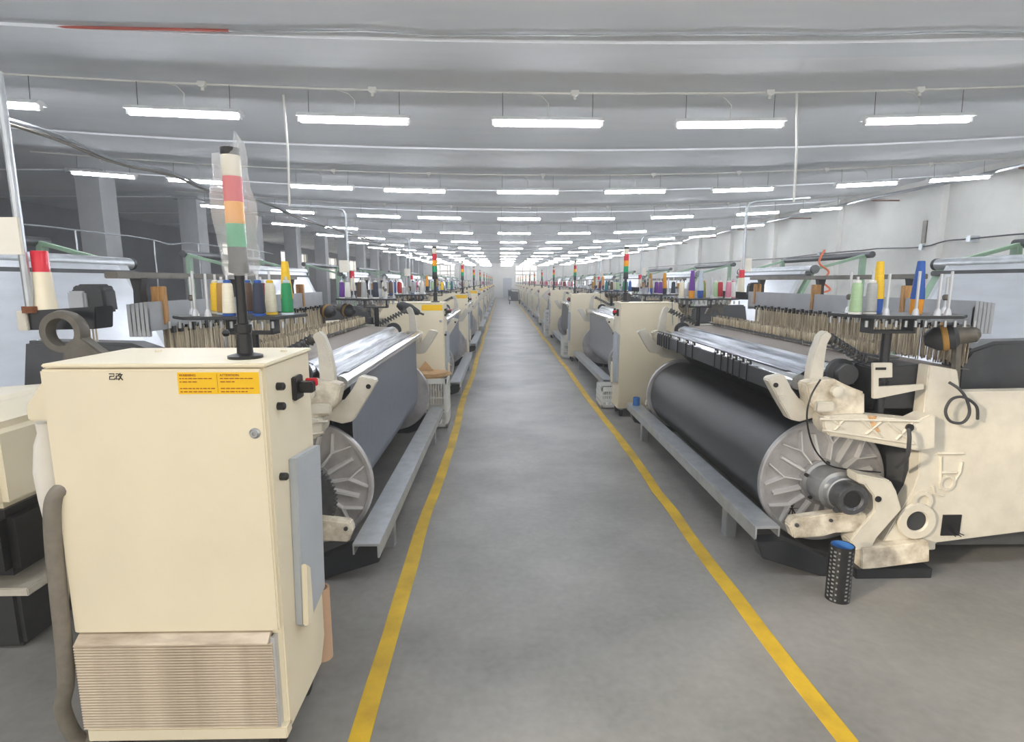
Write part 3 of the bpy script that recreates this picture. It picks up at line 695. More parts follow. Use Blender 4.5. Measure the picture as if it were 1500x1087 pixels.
# lease clips and clip bar on the black warp
def r2w(o, p): return o.matrix_basis @ Vector(p)
bar = MB().box(XROLL + .035, XROLL + .06, -.02, BL + .0, ZROLL - .09, ZROLL + .02).build('clip_bar', 'charcoal', LOOMS[('R', 0)], bevel=.003)
for y in (.05, .12, .2, .3, .38, .47, .75, 1.0, 1.18, 1.72, 1.85, 1.98, 2.08, 2.2, 2.32):
    cpm = MB().prism([(y - .03, ZROLL - .095), (y - .022, ZROLL - .095), (y - .022, ZROLL + .03), (y + .03, ZROLL + .03), (y + .03, ZROLL + .05), (y + .015, ZROLL + .062), (y - .022, ZROLL + .062), (y - .03, ZROLL + .05)], XROLL + .055, XROLL + .068, 'x')
    c = cpm.build('lease_clip', 'black', bar, smooth=0)
    for dy in (-.008, .014): 
        MB().cyl((XROLL + .067, y + dy, ZROLL + .045), (XROLL + .071, y + dy, ZROLL + .045), .007, 8).build('clip_rivet', 'white_plastic', bar)
# cables on the first white-wall-side loom
def rtube(pts, r, name, m, o=LOOMS[('R', 0)], n=8):
    MB().tube([rl(x, y, Y) for x, y, Y in pts], r, n).build(name, m, o)
def smoothpts(pts, n=6):
    P = [Vector(p) for p in pts]; o = []
    for i in range(len(P) - 1):
        a = P[max(i - 1, 0)]; b = P[i]; c = P[i + 1]; d = P[min(i + 2, len(P) - 1)]
        for j in range(n):
            t = j / n; o.append(.5 * ((2 * b) + (-a + c) * t + (2 * a - 5 * b + 4 * c - d) * t * t + (-a + 3 * b - 3 * c + d) * t ** 3))
    o.append(P[-1]); return o
rtube(smoothpts([(1202, 556, 3.05), (1188, 580, 3.03), (1182, 610, 3.03), (1188, 645, 3.05), (1202, 670, 3.15), (1225, 685, 3.2), (1290, 692, 3.2)]), .005, 'thin_cable', 'black')
rtube(smoothpts([(1331, 628, 3.0), (1332, 645, 2.98), (1328, 670, 3.0), (1312, 685, 3.1)]), .011, 'hose', 'charcoal')
rtube(smoothpts([(1390, 560, 3.1), (1405, 570, 3.06), (1416, 585, 3.05), (1420, 605, 3.05), (1410, 619, 3.05), (1392, 617, 3.05), (1385, 602, 3.05), (1394, 585, 3.05), (1412, 582, 3.05), (1430, 595, 3.06), (1432, 614, 3.08)]), .008, 'cable_loop', 'charcoal')
for q in ([(1386, 770), (1390, 778), (1400, 786)], [(1392, 768), (1398, 778), (1408, 786)], [(1396, 770), (1404, 780), (1412, 784)]):
    rtube(smoothpts([(x, y, 3.09) for x, y in q]), .003, 'loose_wire', 'black')
# hand-drawn marks on the flanges
def strokes(sts, o, name, r=.004, m='ink'):
    mb = MB()
    for st in sts: mb.tube(st, r, 5)
    return mb.build(name, m, o)
def fl_r(px, py): a = rl(px, py, 3.37); return (a[0], BL + .022, a[2])
strokes([[fl_r(1153, 746), fl_r(1170, 745)], [fl_r(1158, 738), fl_r(1166, 754)], [fl_r(1165, 737), fl_r(1156, 754)], [fl_r(1161, 737), fl_r(1162, 756)]], beamR0, 'star_mark')
strokes([[fl_r(1284, 657), fl_r(1290, 662), fl_r(1284, 666)], [fl_r(1290, 656), fl_r(1284, 661), fl_r(1290, 667)]], beamR0, 'pencil_mark', .003, 'steel_dark')
def fl_l(px, py): a = ll(px, py, 3.38); return (a[0], -.026, a[2])
strokes([[fl_l(502, 766), fl_l(509, 768), fl_l(505, 775), fl_l(511, 777), fl_l(504, 784)], [fl_l(497, 765), fl_l(494, 775), fl_l(502, 779)], [fl_l(500, 768), fl_l(499, 783)]], beamL0, 'number_mark')

# ------------------------------------------------------------------ electrical cabinets
YC = 1.85
cxl = (onY(73, 536, YC).x + onY(122, 1060, YC).x) / 2; cxr = (onY(397, 538, YC).x + onY(417, 1072, YC).x) / 2
CW = cxr - cxl; CH = onY(235, 537, YC).z; CD = onX(452, 519, cxr).y - YC; CZ0 = onY(270, 1072, YC).z
def cfx(px, py): p = onY(px, py, YC); return p.x - cxl, p.z
def csx(px, py): p = onX(px, py, cxr); return p.y - YC, p.z
def text_mesh(body, size, name, m, parent, loc, rot):
    cu = bpy.data.curves.new(name, 'FONT'); cu.body = body; cu.size = size; cu.resolution_u = 2; cu.extrude = .0004
    to = bpy.data.objects.new(name + '_c', cu); COL.objects.link(to)
    me = bpy.data.meshes.new_from_object(to.evaluated_get(bpy.context.evaluated_depsgraph_get()))
    bpy.data.objects.remove(to); me.materials.clear(); me.materials.append(MATS[m])
    o = bpy.data.objects.new(name, me); COL.objects.link(o); o.parent = parent; o.location = loc; o.rotation_euler = rot; return o
def make_tower(parent, x, y, z, bag=False):
    H = lambda py: onY(345, py, YC + .12).z - (CH + .012)
    h0 = H(395)
    tw = MB().lathe([(.058, 0), (.058, .010), (.027, .018), (.024, .085), (.028, .09), (.028, .118), (.018, .122), (.015, h0 - .04), (.017, h0 - .015), (.033, h0 - .01), (.033, h0 + .02)], (x, y, z), (0, 0, 1), 20).build('signal_tower', 'black', parent)
    for m, a, b, nm in (('charcoal', 388, 362, 'tower_base'), ('green_lens', 362, 328, 'green_lens'), ('amber_lens', 328, 296, 'amber_lens'), ('red_lens', 296, 259, 'red_lens'), ('white_lens', 259, 228, 'clear_lens'), ('black', 228, 217, 'tower_cap')):
        a = H(a); b = H(b)
        MB().lathe([(.0, a), (.03, a), (.031, a + .004), (.031, b - .004), (.03, b), (0, b)], (x, y, z), (0, 0, 1), 20).build(nm, m, tw)
    return tw
def make_cabinet(label, near, pos, rz):
    t = thing('electrical_cabinet', label, 'cabinet', pos, rz)
    sx = CH - .02
    MB().prism([(0, CZ0 + .02), (.02, CZ0), (CD - .06, CZ0), (CD, CZ0 + .10), (CD, CH), (0, CH)], 0, CW, 'x').build('body', 'cream', t, bevel=.006)
    gz = cfx(270, 921)[1]
    MB().box(.004, CW - .004, -.022, 0, gz + .0, CH - .006).build('door', 'cream', t, bevel=.006)
    MB().box(.01, CW + .012, -.02, CD + .005, CH, CH + .012).build('top_sheet', 'cream', t, bevel=.004)
    # louvred grille
    g0 = cfx(118, 930)[0]; g1 = cfx(402, 930)[0]; gb = cfx(270, 1058)[1]; gt = cfx(270, 921)[1]
    gr = MB().box(g0, g1, -.018, .0, gb, gt - .02).build('grille', 'hose_grey', t, smooth=0)
    MB().prism([(.0, gt), (-.02, gt - .004), (-.05, gt - .028), (-.05, gt - .032), (0, gt - .032)], g0 + .01, g1 - .005, 'x').build('grille_hood', 'louver', gr, smooth=0)
    n = 31
    sl = None
    for i in range(n):
        z = gt - .034 - (i + 1) * (gt - .04 - gb) / n
        if sl is None: sl = MB().prism([(-.018, .0), (-.018, .012), (-.034, .006), (-.036, .001)], g0 - .004, g1 + .004, 'x').build('louver_slat', 'louver', gr, smooth=0); q = sl
        else: q = dup(sl, parent=gr)
        q.location = (0, 0, z)
    MB().box(g1 - .004, g1 + .012, -.03, .0, gb, gt - .02).build('grille_edge', 'alu_light', gr, smooth=0)
    MB().box(.01, CW, -.03, .02, CZ0 - .01, gb).build('bottom_lip', 'cream', t, bevel=.004)
    # lock, sticker, note
    lx, lz = cfx(378, 632)
    lk = MB().lathe([(.018, 0), (.018, .004), (.012, .008), (.012, .012), (.006, .012), (.006, .006), (0, .006)], (lx, -.022, lz), (0, -1, 0), 20).build('lock', 'steel', t)
    ax, az = cfx(265, 544); bx, bz = cfx(385, 575)
    st = MB().box(ax, bx, -.0235, -.022, bz, az).build('warning_sticker', 'yellow_sticker', t, smooth=0)
    if near:
        hw = (bx - ax)
        for j, h in enumerate(('WARNING:', 'ATTENTION:')):
            text_mesh(h, .011, 'sticker_heading', 'ink_red', st, (ax + .006 + j * hw * .5, -.0242, az - .013), (PI / 2, 0, 0))
        tl = MB()
        for j in range(2):
            for i, wd in enumerate((.42, .2, .0, .42, .36)):
                if wd:
                    x = ax + .006 + j * hw * .5
                    while x < ax + j * hw * .5 + hw * wd:
                        w_ = random.uniform(.006, .016); tl.box(x, x + w_, -.0240, -.0235, az - .022 - i * .011, az - .019 - i * .011); x += w_ + .003
        tl.box(ax + hw * .485, ax + hw * .488, -.0240, -.0235, bz + .005, az - .005)
        tl.build('sticker_print', 'ink_red', st, smooth=0, kind='stuff')
        def P(u, v): a_, b_ = cfx(166 + u * 1.0, 545 + v * 1.0); return (a_, -.0235, b_)
        strokes([[P(1, 1), P(8, 1), P(8, 4.5), P(2, 4.5)], [P(2, 4.5), P(1.5, 9), P(9, 9), P(9.4, 7)]], t, 'ink_note', .0016)
        strokes([[P(11, 1), P(14.5, 1), P(14.5, 4), P(11.4, 4)], [P(11.4, 4), P(11.3, 9), P(14.6, 8)], [P(17, 0), P(15.4, 3)], [P(16.2, 2), P(20.2, 2)], [P(19, 2.2), P(17, 6.5), P(14.8, 10)], [P(15.8, 4), P(18, 7), P(20.8, 10)]], t, 'ink_note', .0016)
    # right side: hinges, switch, side cover, lip
    for px, py in ((406, 566), (407, 595), (411, 698)):
        y, z = csx(px, py); MB().lathe([(.014, 0), (.014, .022), (.01, .026), (0, .026)], (CW, y, z), (1, 0, 0), 14).build('plug', 'black', t)
    y, z = csx(431, 568)
    sw = MB().box(CW, CW + .018, y - .03, y + .05, z - .045, z + .045).build('main_switch', 'black', t, bevel=.004)
    MB().box(CW + .018, CW + .07, y - .005, y + .035, z - .02, z + .022).build('switch_handle', 'black', sw, bevel=.004)
    MB().box(CW + .03, CW + .075, y + .035, y + .05, z - .0, z + .03).build('switch_tag', 'red_lens', sw, bevel=.003)
    pts = [csx(422, 672), csx(463, 648), csx(466, 860), csx(440, 918), csx(433, 915)]
    MB().prism([(min(p[0], CD - .01), p[1]) for p in pts], CW, CW + .03, 'x').build('side_cover', 'panel_grey', t, bevel=.004)
    pts = [csx(429, 826), csx(436, 830), csx(442, 915), csx(432, 917)]
    MB().prism(pts, CW + .03, CW + .05, 'x').build('side_handle', 'cream', t, bevel=.004)
    # hood on the other side
    hz0 = cfx(42, 620)[1]; hz1 = cfx(70, 553)[1]
    MB().prism([(0, hz1), (0, hz0), (-.10, hz0), (-.10, hz0 + .05), (-.02, hz1)], .03, .30).build('side_hood', 'cream', t, bevel=.006)
    for x in (.08, CW - .06):
        for y in (.04, CD - .1):
            yk = MB().box(x - .022, x + .022, y - .03, y + .03, .085, CZ0 + .03).build('caster_fork', 'steel', t, bevel=.004)
            MB().cyl((x - .018, y, .05), (x + .018, y, .05), .05, 18).build('caster_wheel', 'rubber', yk)
    for x in (.2, .62):
        MB().lathe([(.012, 0), (.012, .006), (0, .006)], (x if x < .5 else CW - .05, .3, CH + .012), (0, 0, 1), 10).build('cap_screw', 'cream', t)
    make_tower(t, CW - .115, .12, CH + .012)
    return t
cabL0 = make_cabinet('big cream electrical cabinet with louvred grille and plastic bagged signal tower', True, (cxl, YC, 0), 0)
cabP = make_cabinet('cream electrical cabinet behind the basket topped with cardboard sheets', False, (-.74 - CW, 2.07 + PIT, 0), 0)
def cab_pos(s, k):
    if s == 'L': return (-.74 - CW, 2.07 + PIT * k, 0), 0
    return (1.50 + CW, 7.05 + CD + PIT * k, 0), PI
CABL = {('R', 0): 'sunlit cream electrical cabinet at the far flange of the black warp beam', ('L', 2): 'third cream electrical cabinet in the bagged tower row', ('R', 1): 'cream electrical cabinet behind the half empty grey warp beam', ('R', 2): 'third cream electrical cabinet in the black warp beam row'}
for k in range(0, NFAR):
    for s in 'LR':
        if (s == 'L' and k < 2): continue
        p, rz = cab_pos(s, k); side = 'cabinet side' if s == 'L' else 'white wall side'
        lb = CABL.get((s, k)); g = None
        if not lb: lb = 'distant cream electrical cabinet in the %s row of looms' % side; g = 'distant cabinets of the %s row' % side
        copy_tree(cabP, p, rz, lb, g)
# plastic bag over the first signal tower
bx, by, bz = cxl + CW - .115, YC + .12, CH + .012
bag = MB(); prof = []; n = 26; lv = 18; vs = []; fs = []
for i in range(lv):
    t = i / (lv - 1); zb0 = onY(345, 404, YC + .12).z - bz; zb1 = onY(340, 210, YC + .12).z - bz; z = zb0 + t * (zb1 - zb0)
    for k in range(n):
        q = 2 * PI * k / n
        r = .042 + .010 * math.sin(q * 3 + t * 5) + .008 * math.sin(q * 5 - t * 9) + .012 * math.sin(t * 2.2) + random.uniform(-.003, .003)
        ox = 0.014 * math.sin(t * 3 + 1) * math.cos(q)
        if t < .12: r *= .85 + t
        if t > .88: r *= max(.28, 1 - (t - .88) * 5.5)
        vs.append((r * math.cos(q) + ox + (.012 if t > .9 else 0), r * math.sin(q) * .9, z + .02 * math.sin(q * 2 + 1) * t + (.025 * math.cos(q) if t > .9 else 0)))
for i in range(lv - 1):
    for k in range(n): fs.append((i * n + k, i * n + (k + 1) % n, (i + 1) * n + (k + 1) % n, (i + 1) * n + k))
bag.add(vs, fs)
bo = bag.build('plastic_bag', 'plastic_film', None, smooth=60); bo.location = (bx, by, bz)
tag(bo, 'crinkled clear plastic bag pulled over the signal tower on the big cabinet', 'plastic bag')
# shredded film hanging under the hood, and grey hose beside the cabinet
fm = MB(); SL = [(69, 618, 15), (71, 632, 13), (71, 650, 17), (73, 690, 19), (78, 730, 17), (83, 770, 14), (88, 820, 10), (92, 870, 7), (95, 910, 4)]
for i, (px, py, hw) in enumerate(SL):
    c = onY(px, py, YC + .09); w_ = hw / F * 2.05
    for k in range(14):
        q = 2 * PI * k / 14; fm.v.append((c.x + (w_ + .004 * math.sin(3 * q + i)) * math.cos(q), c.y + w_ * math.sin(q) * .9, c.z))
for i in range(8):
    for k in range(14): fm.f.append((i * 14 + k, i * 14 + (k + 1) % 14, (i + 1) * 14 + (k + 1) % 14, (i + 1) * 14 + k))
fm.f.append(tuple(range(14))); fm.f.append(tuple(range(8 * 14, 9 * 14)))
tag(fm.build('cable_sleeve', 'fluff', None, smooth=60), 'white fabric sleeve hanging under the hood of the big cabinet', 'sleeve')
hp = smoothpts([onY(x, y, YC + d) for x, y, d in ((98, 716, .0), (84, 722, -.02), (77, 745, -.03), (79, 800, -.03), (86, 870, -.03), (93, 940, -.03), (97, 1000, -.02), (92, 1040, .0))] + [Vector((cxl - .09, YC + .05, .04)), Vector((cxl - .06, YC + .12, .03)), Vector((cxl - .05, YC + .45, .028))], 6)
ho = MB().tube(hp, .026, 12)
tag(ho.build('cable_hose', 'hose_grey', None), 'grey corrugated cable hose running down beside the big cabinet', 'hose')

# ------------------------------------------------------------------ batching frames with inclined cloth
def make_batch(label):
    t = thing('batching_frame', label, 'batching frame')
    XB, ZB = -2.72, 1.93
    sh = [(XB + .02, ZB + .05), (XB + .05, ZB + .0), (XB + .25, ZB - .42), (XB + .5, ZB - .98), (XB + .55, ZB - 1.2)]
    MB().strip(sh, .28, 2.42, .004).build('cloth_sheet', 'cloth_silver', t)
    for y0, y1 in ((.22, .28), (2.42, 2.56)): MB().strip(sh, y0, y1, .006).build('cloth_selvedge', 'cloth_edge', t)
    MB().cyl((XB, .0, ZB), (XB, 2.72, ZB), .062, 24).build('top_roller', 'galv', t)
    MB().cyl((XB + .0, .0, ZB), (XB, .04, ZB), .065, 20).cyl((XB, 2.68, ZB), (XB, 2.72, ZB), .065, 20).build('roller_cap', 'charcoal', t)
    MB().box(XB + .02, XB + .10, .06, 2.66, ZB - .125, ZB - .07).build('spreader_bar', 'machine_grey', t, bevel=.01)
    for y in (.08, 2.58):
        MB().bar((XB - .05, y, ZB + .02), (XB + .62, y, ZB - 1.4), .05, .12, (0, 1, 0)).build('side_arm', 'green_paint', t, bevel=.008)
        MB().bar((XB + .62, y, ZB - 1.4), (XB + .62, y, 0), .06, .1, (0, 1, 0)).build('leg', 'green_paint', t, bevel=.006)
        MB().bar((XB - .05, y, ZB), (XB - .85, y, ZB + .22), .04, .08, (0, 1, 0)).build('reach_arm', 'green_paint', t, bevel=.006)
        MB().bar((XB - .8, y, ZB + .2), (XB - .8, y, 0), .06, .1, (0, 1, 0)).build('leg', 'green_paint', t, bevel=.006)
    MB().cyl((XB - .85, .0, ZB + .22), (XB - .85, 2.72, ZB + .22), .05, 20).build('rear_roller', 'steel_dark', t)
    MB().cyl((XB - .25, .1, .58), (XB - .25, 2.6, .58), .40, 40).build('cloth_roll', 'cloth_silver', t)
    MB().cyl((XB - .25, 0.02, .58), (XB - .25, 2.68, .58), .05, 14).build('roll_core', 'steel', t)
    MB().box(XB - .5, XB + .0, .05, .1, .0, .62).box(XB - .5, XB, 2.6, 2.65, 0, .62).build('cradle', 'green_paint', t, bevel=.01)
    return t
bat0 = make_batch('batching frame with silver cloth beside the first loom of the bagged tower row'); bat0.location = Lpos(0)
BT = {('R', 0): 'batching frame with bright silver cloth behind the loom with the black warp beam', ('L', 1): 'second batching frame with silver cloth in the bagged tower row', ('R', 1): 'batching frame with silver cloth behind the half empty grey warp beam'}
for k in range(NFAR):
    for s in 'LR':
        if s == 'L' and k == 0: continue
        side = 'cabinet side' if s == 'L' else 'white wall side'
        lb = BT.get((s, k)); g = None
        if not lb: lb = 'distant green batching frame with silver cloth in the %s row' % side; g = 'distant batching frames of the %s row' % side
        copy_tree(bat0, Lpos(k) if s == 'L' else Rpos(k), 0 if s == 'L' else PI, lb, g)

# ------------------------------------------------------------------ thread spools
SP = {}
def spool(kind, col, base, loc, label, group):
    key = (kind, col, base)
    if key not in SP:
        t = thing('thread_spool', label, 'thread spool', loc, 0, group)
        if kind == 'king':
            MB().lathe([(.022, .012), (.033, .016), (.033, .03), (.026, .168), (.022, .176), (.014, .178)], (0, 0, 0), (0, 0, 1), 18).build('thread', 'thread_' + col, t)
            MB().lathe([(.034, 0), (.034, .012), (.02, .014)], (0, 0, 0), (0, 0, 1), 18).build('core_base', 'thread_' + base, t)
            MB().lathe([(.016, .176), (.019, .18), (.019, .19), (.012, .194)], (0, 0, 0), (0, 0, 1), 16).build('core_tip', 'thread_' + base, t)
        else:
            MB().lathe([(.036, .085), (.036, .09), (.019, .30), (.016, .302), (.0, .302)], (0, 0, 0), (0, 0, 1), 18).build('cone', 'thread_' + col, t)
            MB().lathe([(.03, .0), (.033, .03), (.034, .085)], (0, 0, 0), (0, 0, 1), 18).build('lower_cone', 'thread_' + base, t)
        SP[key] = t
    else: t = copy_tree(SP[key], loc, None, label, group)
    return t
NAM = lambda c: c.replace('_', ' ')
def rack(s, k, end, items, where, base_label=True, tall=None):
    o = LOOMS[(s, k)]; M = Matrix.Translation(Vector(o.location)) @ Matrix.Rotation(o.rotation_euler.z, 4, 'Z')
    for j, it in enumerate(items):
        if not it: continue
        x, y = SPOTS[j]; yy = y if end == 'far' else BL - y
        p = M @ Vector((x, yy, 1.563))
        kind, col, base = it
        if kind == 'king': lb = '%s spool with %s core on the rack %s' % (NAM(col), NAM(base), where)
        else: lb = 'tall %s cone over a %s one on the rack %s' % (NAM(col), NAM(base), where)
        spool(kind, col, base, p, lb, 'thread spools on the rack ' + where)
K = 'king'; T = 'tall'
rack('L', 0, 'near', [None, (K, 'yellow', 'cream'), None, (K, 'mustard', 'pale_blue'), (K, 'brown', 'blue'), (K, 'cream', 'blue'), (K, 'maroon', 'pale_blue'), (K, 'navy', 'blue'), (T, 'yellow', 'navy'), (K, 'green', 'pale_blue'), None, (K, 'cream', 'yellow')], 'behind the bagged signal tower')
rack('L', 0, 'far', [(K, 'purple', 'white'), (K, 'white', 'grey'), None, (K, 'brown', 'white'), (K, 'grey', 'white'), None, (K, 'navy', 'white'), (K, 'cream', 'grey')], 'above the silver rest rollers')
rack('R', 0, 'far', [None, None, None, (T, 'blue', 'orange'), None, None, (T, 'yellow', 'blue'), None, None, (K, 'pale_green', 'white'), None, (K, 'grey', 'white')], 'over the black warp beam')
rack('R', 0, 'near', [(K, 'white', 'pink'), (K, 'pink', 'white'), (K, 'red', 'white'), (K, 'pale_green', 'white'), None, (K, 'olive', 'mustard'), (T, 'pale_blue', 'blue'), (K, 'grey', 'white'), (T, 'purple', 'orange'), (K, 'cream', 'white')], 'beside the sunlit cabinet')
pal = list(SPOOL)
for (s, k, e, w_) in (('L', 1, 'near', 'near the cardboard topped basket'), ('L', 1, 'far', 'two looms past the bagged tower'), ('R', 1, 'far', 'above the white crate'),
                      ('R', 1, 'near', 'beyond the half empty grey beam'), ('L', 2, 'near', 'three looms past the bagged tower'), ('R', 2, 'far', 'three looms past the blue tube')):
    its = [random.choice([(K, random.choice(pal), 'white'), (K, random.choice(pal), 'blue'), None]) for _ in range(9)]
    if e == 'far': its[3] = (T, 'orange', 'navy'); its[6] = (T, 'mustard', 'blue')
    rack(s, k, e, its, w_)
for k in range(3, NFAR - 1):
    for s in 'LR':
        side = 'cabinet side' if s == 'L' else 'white wall side'
        o = LOOMS[(s, k)]; M = Matrix.Translation(Vector(o.location)) @ Matrix.Rotation(o.rotation_euler.z, 4, 'Z')
        for e in (0, 1):
            for j in (1, 4, 6, 8, 9):
                x, y = SPOTS[j]; c = random.choice(['white', 'cream', 'grey', 'pink', 'red', 'pale_blue', 'maroon'])
                spool(K, c, 'white', M @ Vector((x, y if e else BL - y, 1.563)), 'small %s thread spool on a distant rack in the %s row' % (NAM(c), side), 'distant %s spools of the %s row' % (NAM(c), side))

# ------------------------------------------------------------------ baskets, tubes and other loose things
def basket(label, loc, sx, sy, sz, cat='basket', nm='plastic_basket'):
    t = thing(nm, label, cat, loc)
    MB().box(-sx / 2, sx / 2, -sy / 2, sy / 2, 0, .015).build('bottom', 'white_plastic', t, smooth=0)
    rim = MB()
    for z0, z1 in ((0, .05), (sz - .06, sz)):
        rim.box(-sx / 2, sx / 2, -sy / 2, -sy / 2 + .012, z0, z1).box(-sx / 2, sx / 2, sy / 2 - .012, sy / 2, z0, z1).box(-sx / 2, -sx / 2 + .012, -sy / 2, sy / 2, z0, z1).box(sx / 2 - .012, sx / 2, -sy / 2, sy / 2, z0, z1)
    for i in (-1, 1):
        for j in (-1, 1): rim.box(i * sx / 2 - .02 * (i > 0), i * sx / 2 + .02 * (i < 0), j * sy / 2 - .02 * (j > 0), j * sy / 2 + .02 * (j < 0), 0, sz)
    rim.build('rim', 'white_plastic', t, smooth=0)
    for f, (ln, off) in enumerate(((sx, sy / 2), (sx, -sy / 2), (sy, sx / 2), (sy, -sx / 2))):
        g = MB(); n = int(ln / .03)
        for i in range(1, n):
            a = -ln / 2 + ln * i / n
            if f < 2: g.box(a - .004, a + .004, off - .005, off + .005, .04, sz - .05)
            else: g.box(off - .005, off + .005, a - .004, a + .004, .04, sz - .05)
        for z in (sz * .33, sz * .62):
            if f < 2: g.box(-ln / 2, ln / 2, off - .006, off + .006, z - .008, z + .008)
            else: g.box(off - .006, off + .006, -ln / 2, ln / 2, z - .008, z + .008)
        g.build('lattice_side', 'white_plastic', t, smooth=0)
    return t
BX, BY = onZ(652, 643, 0).x - .30, 6.79
basket('tall white lattice basket with cardboard sheets on top', (BX, BY, 0), .56, .42, .60)
z = .60
for i in range(5):
    pts = []
    for k in range(12):
        q = 2 * PI * k / 12; r = .27 * (1 + random.uniform(-.12, .1)); pts.append((r * 1.05 * math.cos(q), r * .85 * math.sin(q)))
    o = MB().prism(pts, z, z + .012, 'z').build('cardboard_sheet', 'cardboard', None, smooth=0); o.location = (BX + random.uniform(-.04, .04), BY, 0)
    z += .012; tag(o, 'torn brown cardboard sheet in the pile on the tall white basket', 'cardboard', 'cardboard sheets on the basket')
o = MB().add([(-.1, .05, z), (.1, .05, z), (0, .05, z + .12), (-.1, .06, z), (.1, .06, z), (0, .06, z + .12)], [(0, 1, 2), (5, 4, 3), (0, 3, 4, 1), (1, 4, 5, 2), (2, 5, 3, 0)]).build('cardboard_flap', 'cardboard', None, smooth=0)
o.location = (BX, BY, 0); tag(o, 'pointed cardboard flap standing up on the cardboard pile', 'cardboard')
b2 = Vector((1.66, 7.80, 0))
basket('low white lattice crate on the floor below the half empty grey warp beam', (b2.x, b2.y, 0), .56, .42, .30, 'crate', 'plastic_crate')
o = MB().ring([(.03, -.09), (.085, -.09), (.09, -.08), (.09, .08), (.085, .09), (.03, .09)], (0, 0, .09), (.9, -.5, 0), 28).build('tape_roll', 'steel', None); o.location = (b2.x, b2.y, .30)
tag(o, 'grey wound roll lying on the low white crate', 'roll')
b3 = Vector((1.64, 12.9, 0))
basket('small white lattice crate with a red rag on it', (b3.x, b3.y, 0), .5, .4, .5, 'crate', 'plastic_crate')
rg = MB().lathe([(.0, .12), (.05, .1), (.09, .04), (.12, 0)], (0, 0, 0), (0, 0, 1), 9).build('rag', 'thread_red', None); rg.location = (b3.x, b3.y, .5)
tag(rg, 'red rag crumpled on the small white crate', 'rag')
b4 = Vector((1.64, 18.0, 0))
for i in range(2):
    basket('white crate stacked at the end of the row on the white wall side', (b4.x, b4.y, i * .42), .55, .4, .42, 'crate', 'plastic_crate')['group'] = 'stacked crates'
# black and grey checked tube with blue lining
tb = onZ(1236, 886, 0)
r_ = .062; hh = onY(1238, 806, tb.y).z
t = thing('checked_tube', 'upright black tube with grey checks and blue lining standing by the loom foot', 'tube', (tb.x, tb.y + r_, 0))
MB().ring([(r_ - .006, .0), (r_, 0), (r_, hh), (r_ - .006, hh)], (0, 0, 0), (0, 0, 1), 40).build('wall', 'black', t)
MB().ring([(r_ - .0065, hh - .35), (r_ - .006, hh - .35), (r_ - .006, hh - .002), (r_ - .0065, hh - .002)], (0, 0, 0), (0, 0, 1), 40).build('lining', 'blue', t)
ck = MB()
for i in range(26):
    for c in range(16):
        z0 = .01 + i * (hh - .02) / 26
        if (c % 4 in (0, 1) and (i + c) % 2) or (c % 4 == 2 and i % 3 == 0):
            q0 = 2 * PI * c / 16; q1 = q0 + 2 * PI / 16 * (.55 if c % 4 < 2 else .35); rr = r_ + .0006
            vs = []
            for zz in (z0, z0 + (hh - .02) / 26 * .9):
                for q in (q0, (q0 + q1) / 2, q1): vs.append((rr * math.cos(q), rr * math.sin(q), zz))
            ck.add(vs, [(0, 1, 4, 3), (1, 2, 5, 4)])
ck.build('checks', 'checker_grey', t, smooth=0, kind='stuff')
# cardboard tube behind the big cabinet
ct = onZ(478, 968, 0); hh = onY(475, 866, ct.y).z
o = MB().ring([(.032, 0), (.042, 0), (.042, hh), (.032, hh)], (0, 0, 0), (0, 0, 1), 28).build('cardboard_tube', 'paper_tube', None); o.location = (ct.x - .02, ct.y + .03, 0)
tag(o, 'pinkish brown cardboard tube standing against the side of the big cabinet', 'tube')
# blue can on the rail by the sunlit cabinet
c_ = onY(925, 582, 6.75); c_.z = .30; c_.x = RX0 - .45
o = MB().lathe([(.04, 0), (.04, .09), (.036, .095), (.036, .085), (0, .085)], (0, 0, 0), (0, 0, 1), 20).build('blue_can', 'blue', None); o.location = (RX0 - .445, 6.45, .301)
tag(o, 'small blue can standing on the galvanised foot rail', 'can')
# trolley far down the aisle
t = thing('hand_trolley', 'dark hand trolley loaded with a machine part at the far end of the aisle', 'trolley', (1.0, 44, 0))
MB().box(-.45, .45, -.5, .5, .25, .32).build('deck', 'black', t, smooth=0)
MB().box(-.3, .3, -.4, .4, .32, .95).box(-.5, -.2, -.3, .3, .6, 1.05).build('load', 'charcoal', t, bevel=.05)
MB().tube([(-.42, -.45, .3), (-.5, -.5, 1.1), (-.2, -.5, 1.15), (.3, -.5, 1.1), (.42, -.45, .3)], .025, 8).build('handle', 'steel_dark', t)
for i in (-1, 1):
    for j in (-1, 1): MB().cyl((i * .38 - .03, j * .4, .12), (i * .38 + .03, j * .4, .12), .12, 14).box(i * .38 - .02, i * .38 + .02, j * .4 - .02, j * .4 + .02, .1, .27).build('wheel', 'rubber', t)

